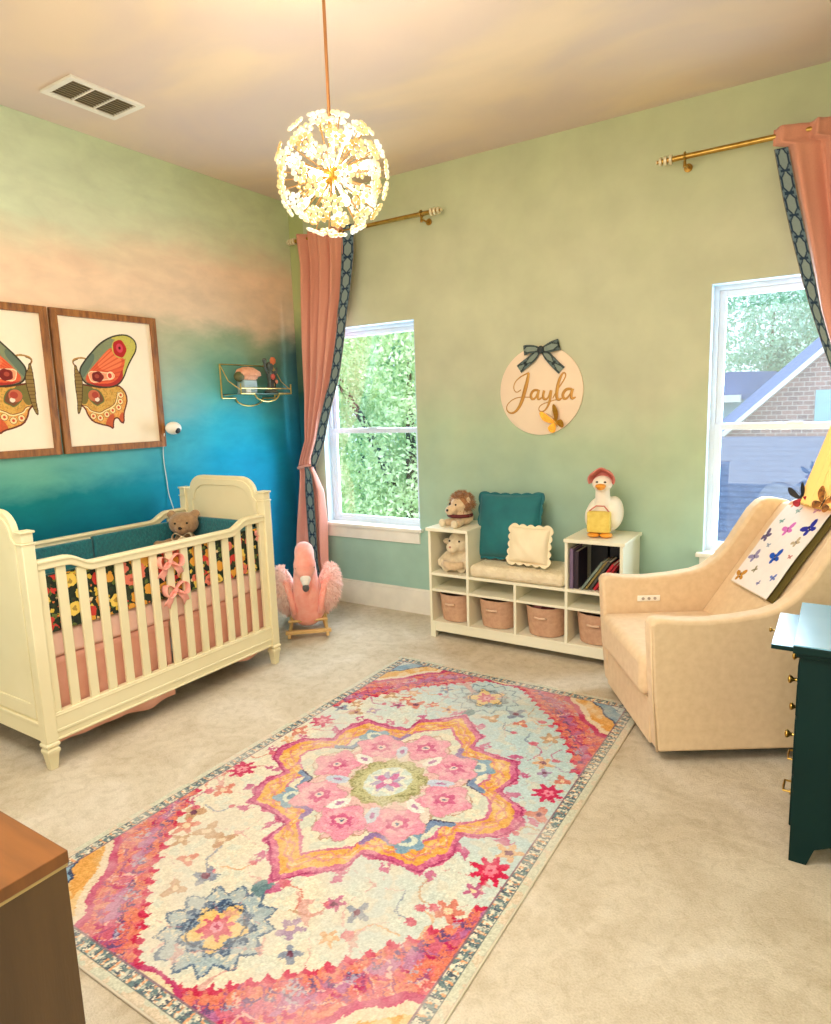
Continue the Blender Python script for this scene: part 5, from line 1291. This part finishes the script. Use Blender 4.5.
    vine = fieldm & (np.abs(np.sin(X*18+np.sin(Y*15)*2)+np.cos(Y*17+np.sin(X*13)*2)) < .05) & (n4 > .42); P.set(vine, (216,140,136), .6)
    # borders along the two long sides and the ends
    ex = np.minimum(x-.0, RW-x); ey = np.minimum(y, RL-y); e = np.minimum(ex, ey)
    bm_ = (e > .028) & (e < .068)
    t_ = np.where(ex < ey, y, x); ph = (t_*26) % 1
    P.set(bm_, (206,206,186)); P.set(bm_ & (ph < .25) & (n3 > .35), (232,168,120)); P.set(bm_ & (ph > .6) & (n3 > .44), (84,92,104)); P.set(bm_ & (n3 < .42), (118,140,140)); P.set(bm_ & (n3 > .66), (236,224,196))
    P.set(np.abs(e-.070) < .003, (140,110,120)); P.set(np.abs(e-.028) < .0025, (110,120,120)); P.set(e < .026, (216,214,188)); P.set((e < .026) & (n4 > .55), (226,206,176))
    lf = x < .3
    # worn, woven look
    sal = (rng.random(len(x))-.5)*30; P.C = P.C+sal[:,None]+((n3-.5)*34)[:,None]
    fade = np.clip(.14+(n1-.45)*1.3+(n4-.5)*.5, 0, .45)[:,None]; P.C = P.C*(1-fade)+np.array((232,220,204.))*fade
    return P.C*.93
rug = thing('area_rug', 'multicolour floral medallion area rug on the beige carpet', 'rug', ((RX0+RX1)/2, (RY0+RY1)/2, 0))
def rpos(U, V): 
    x = RX0+RW*U; y = RY0+RL*V
    return np.stack([x, y, .0115+.0008*np.sin(x*9)*np.sin(y*7)], -1)
ro = cgrid('pile', colmat('rug_pile', .95, 350, .5, .003, .10, 140), 470, 760, rpos, rugcol, rug, loc=tuple(rug.location)); ro.location = (0,0,0)
M().box(RX0-.004, RX1+.004, RY0-.004, RY1+.004, .0005, .0095).build('binding', mat('rug_binding', (232,220,196), .9), rug, world=True, bevel=.003)

# ------------------------------------------------------------------ outside the windows
leaf_mats = [mat('leaf_bright', (240,250,208), .7, c2=(196,228,168), ns=1.5, coord='Object'), mat('leaf_mid', (206,238,186), .7, c2=(160,208,160), ns=1.5), mat('leaf_cool', (196,232,206), .7, c2=(150,196,180), ns=1.5)]  # leaf colours paled to build outdoor haze into the foliage
bark = mat('bark', (90,76,62), .9, ns=10)
def foliage_mesh(seed, n, clusters, ls):
    r = np.random.default_rng(seed); V = []; 
    c = r.integers(0, len(clusters), n); cl = np.array(clusters)
    d = r.normal(size=(n,3)); d /= np.linalg.norm(d, axis=1)[:,None]; rad = r.uniform(.55, 1, n)**.6
    p = cl[c,:3]+d*rad[:,None]*cl[c,3:6]
    a = r.normal(size=(n,3)); a /= np.linalg.norm(a, axis=1)[:,None]; b_ = np.cross(a, r.normal(size=(n,3))); b_ /= np.linalg.norm(b_, axis=1)[:,None]
    s = ls*r.uniform(.6, 1.3, n)[:,None]
    v = np.stack([p-a*s, p+b_*s*.45, p+a*s, p-b_*s*.45], 1).reshape(-1,3)
    mm = M(); mm.v = [tuple(q) for q in v.tolist()]; mm.f = [(4*i,4*i+1,4*i+2,4*i+3) for i in range(n)]
    return mm
GZ = -3.2
def tree(lab, x, y, h, w, mi, seed, n=9000, ls=.10, name='leafy_tree', group='trees outside the windows'):
    t = thing(name, lab, 'tree', (x, y, GZ), 0, group)
    r = np.random.default_rng(seed); cl = []
    for k in range(16): cl.append((r.uniform(-w,w)*.65, r.uniform(-w,w)*.45, h*r.uniform(.35,.9), w*.45, w*.4, h*.15))
    foliage_mesh(seed, n, cl, ls).build('foliage', leaf_mats[mi], t, smooth=0, recalc=False)
    mm = M().tube([(0,0,0),(.05,0,h*.3),(-.05,.05,h*.6),(0,0,h*.85)], [.16,.13,.09,.03], 8)
    for k in range(6): 
        c = cl[k]; mm.tube([(0,0,h*.35+k*.2),(c[0]*.5,c[1]*.5,(h*.4+c[2])/2+.3),(c[0],c[1],c[2])], [.06,.04,.015], 6)
    mm.build('trunk', bark, t)
    return t
tree('bright green leafy tree nearest outside the left window', -2.2, 5.0, 6.4, 2.0, 0, 11, 34000, .05)
tree('lime green tree further left beyond the left window', -7.2, 7.5, 7.5, 2.2, 0, 12, 9000, .10)
tree('cool green tree rising behind the bright tree in the left window', -4.6, 10.8, 10., 3.0, 2, 13, 30000, .085)
tree('tall pale green tree at the back of the left window view', -10.5, 14.5, 11., 3.6, 1, 14, 9000, .15)
tree('green tree on the left of the right window above the roof', 1.6, 20.5, 8.8, 2.6, 2, 15, 30000, .08)
tree('pale green tree in the middle of the right window above the roof', 6.2, 26, 10.4, 3.0, 1, 16, 34000, .085)
tree('green tree far behind the brick gable', 12.4, 25, 10.4, 3.0, 2, 17, 8000, .15)
struct(M().box(-40, 40, .5, 60, GZ-.2, GZ).build('ground', mat('grass_ground', (120,170,90), .95, c2=(90,140,70), ns=2)))
def pz(px, py, Y): return tuple(float(c) for c in at(px, py, 'y', Y))
nh = thing('neighbour_house', 'brick gabled house with blue-grey shingle roofs outside the right window', 'house', (4.6, 9., GZ))
def shingle_mat(name, c, c2):
    m, nt, b = newmat(name); tc = nt.nodes.new('ShaderNodeTexCoord'); mp = nt.nodes.new('ShaderNodeMapping'); mp.inputs['Scale'].default_value = (1,1,1); nt.links.new(tc.outputs['Object'], mp.inputs[0])
    w = nt.nodes.new('ShaderNodeTexWave'); w.bands_direction = 'Z'; w.inputs['Scale'].default_value = 5; w.inputs['Distortion'].default_value = .6; w.inputs['Detail'].default_value = 2; nt.links.new(mp.outputs[0], w.inputs[0])
    n = noise(nt, 9, 3, .6, tc.outputs['Object']); r = ramp(nt, [(.3,c2),(.7,c)]); nt.links.new(n.outputs['Fac'], r.inputs[0])
    r2 = ramp(nt, [(.0,(214,214,220)),(.4,(255,255,255))]); nt.links.new(w.outputs['Fac'], r2.inputs[0])
    nt.links.new(mixc(nt, .8, r.outputs[0], r2.outputs[0], 'MULTIPLY'), b.inputs['Base Color']); b.inputs['Roughness'].default_value = .8; return m
sh1 = shingle_mat('grey_blue_shingle', (88,108,140), (70,90,124)); sh2 = shingle_mat('blue_shingle', (70,112,176), (60,98,160))
def brick_mat():
    m, nt, b = newmat('pale_brick'); tc = nt.nodes.new('ShaderNodeTexCoord'); mp = nt.nodes.new('ShaderNodeMapping'); mp.inputs['Rotation'].default_value = (PI/2,0,0); nt.links.new(tc.outputs['Object'], mp.inputs[0])
    k = nt.nodes.new('ShaderNodeTexBrick'); k.inputs['Scale'].default_value = 3.2; k.inputs['Color1'].default_value = rgba((176,140,140)); k.inputs['Color2'].default_value = rgba((140,116,124)); k.inputs['Mortar'].default_value = rgba((206,200,200)); nt.links.new(mp.outputs[0], k.inputs[0])
    nt.links.new(k.outputs[0], b.inputs['Base Color']); b.inputs['Roughness'].default_value = .9; return m
brick = brick_mat(); fascia = mat('fascia_white', (240,246,250), .5)
def slab(pts, th):   # thick quad/poly from 3d points
    n = len(pts); P3 = [Vector(p) for p in pts]; nr = (P3[1]-P3[0]).cross(P3[2]-P3[0]).normalized()*th
    return M().add([tuple(p) for p in P3]+[tuple(p-nr) for p in P3], [tuple(range(n)), tuple(range(2*n-1, n-1, -1))]+[(i,(i+1) % n,n+(i+1) % n,n+i) for i in range(n)])
a = pz(700,441,7.5); b_ = pz(900,441,7.5)
slab([(a[0]-1.5, 7.5, a[2]), (b_[0]+3, 7.5, a[2]), (b_[0]+3, 3.6, a[2]-2.2), (a[0]-1.5, 3.6, a[2]-2.2)], .08).build('lower_roof', sh1, nh, world=True, smooth=0)
slab([(a[0]-1.5, 7.5, a[2]+.03), (b_[0]+3, 7.5, a[2]+.03), (b_[0]+3, 7.38, a[2]-.05), (a[0]-1.5, 7.38, a[2]-.05)], .05).build('ridge_cap', mat('ridge', (70,84,120), .7), nh, world=True, smooth=0)
M().box(a[0]-1.2, b_[0]+2.7, 3.9, 7.4, GZ, a[2]-2.15).build('lower_wall', brick, nh, world=True, smooth=0)
Yg = 9.2
p0 = pz(748,417,Yg); p1 = pz(831,347,Yg); sl_ = (p1[2]-p0[2])/(p1[0]-p0[0]); apx = p0[0]+3.4; apz = p0[2]+sl_*3.4
M().prism([(p0[0]-.6, GZ), (p0[0]-.6, p0[2]-.6*sl_), (apx, apz), (apx+4., apz-4*sl_), (apx+4., GZ)], 'y', Yg, Yg+.3).build('gable_wall', brick, nh, world=True, smooth=0)
def strip(x0, z0, x1, z1, w, y0, y1, nm, mt_): M().prism([(x0,z0),(x1,z1),(x1,z1+w),(x0,z0+w)], 'y', y0, y1).build(nm, mt_, nh, world=True, smooth=0)
strip(p0[0]-.8, p0[2]-.8*sl_, apx, apz, .10, Yg-.25, Yg, 'rake_board', fascia)
# roof plane behind the rake
t0 = pz(725,417,Yg+1.2)
slab([(p0[0]-1.0, Yg-.2, p0[2]-1.0*sl_+.10), (apx, Yg-.2, apz+.10), (apx-.0, Yg+4, apz+.75), (p0[0]-1.0, Yg+4, p0[2]-1.0*sl_+.75)], .06).build('upper_roof', sh2, nh, world=True, smooth=0)
g2 = pz(815,405,Yg-.02); M().box(g2[0], g2[0]+1.0, Yg-.03, Yg+.01, g2[2]-.28, g2[2]+.25).build('gable_window', mat('window_far', (150,206,226), .2), nh, world=True, smooth=0)
# farther roof on the left
fh = thing('far_house', 'blue hipped roof with white eave seen behind the brick gable', 'house', (3.4, 14., GZ))
q0 = pz(700,386,14); q1 = pz(745,371,14); q2 = pz(775,371,14); q3 = pz(800,388,14)
M().prism([(q0[0]-1.2,q0[2]-.25),(q1[0]-.35,q1[2]),(q2[0],q2[2]),(q3[0]+1.2,q3[2]-.35)], 'y', 14, 17).build('roof', sh2, fh, world=True, smooth=0)
M().box(q0[0]-1.3, q0[0]+.95, 13.7, 13.95, q0[2]-.42, q0[2]-.25).build('eave', fascia, fh, world=True, smooth=0)
M().box(q0[0]-1.1, q3[0]+1.1, 14.05, 17, GZ, q0[2]-.3).build('wall', mat('far_wall', (150,186,220), .8), fh, world=True, smooth=0)

# ------------------------------------------------------------------ light
w = bpy.data.worlds.new('world'); scene.world = w; w.use_nodes = True
bg = w.node_tree.nodes['Background']; bg.inputs['Color'].default_value = (.80,.90,1.,1); bg.inputs['Strength'].default_value = 1.9
def area(name, loc, rot, sx, sy, e, c):
    l = bpy.data.lights.new(name, 'AREA'); l.shape = 'RECTANGLE'; l.size = sx; l.size_y = sy; l.energy = e; l.color = c
    o = bpy.data.objects.new(name, l); COL.objects.link(o); o.location = loc; o.rotation_euler = rot; return o
for i, (x0, x1) in enumerate(WIN): area('window_daylight', ((x0+x1)/2, .35, 1.40), (-PI/2, 0, 0), .84, 1.4, 62, (.72,.88,1.))
pl = bpy.data.lights.new('chandelier_light', 'POINT'); pl.energy = 58; pl.color = (1.,.83,.62); pl.shadow_soft_size = .10
po = bpy.data.objects.new('chandelier_light', pl); COL.objects.link(po); po.location = CC
area('ceiling_fill', (2.5, -3.6, 2.98), (0, 0, 0), 2.4, 1.0, 82, (1.,.95,.88))  # unseen area lamp added to fill the room from above
area('front_fill', (2.4, -5.25, 1.5), (PI/2, 0, 0), 3.6, 2.2, 62, (1.,.96,.90))  # fill lamp added in front of the front wall, which has no opening
su = bpy.data.lights.new('sun', 'SUN'); su.energy = 3.0; su.angle = 1.2; su.color = (1.,.98,.92); so = bpy.data.objects.new('sun', su); COL.objects.link(so); so.rotation_euler = (math.radians(10), math.radians(4), 0)
scene.view_settings.view_transform = 'Standard'; scene.view_settings.look = 'None'; scene.view_settings.exposure = 0; scene.view_settings.gamma = 1
try: scene.cycles.use_denoising = True
except Exception: pass
scene.cycles.max_bounces = 8; scene.cycles.diffuse_bounces = 5; scene.cycles.transparent_max_bounces = 12; scene.cycles.sample_clamp_indirect = 4
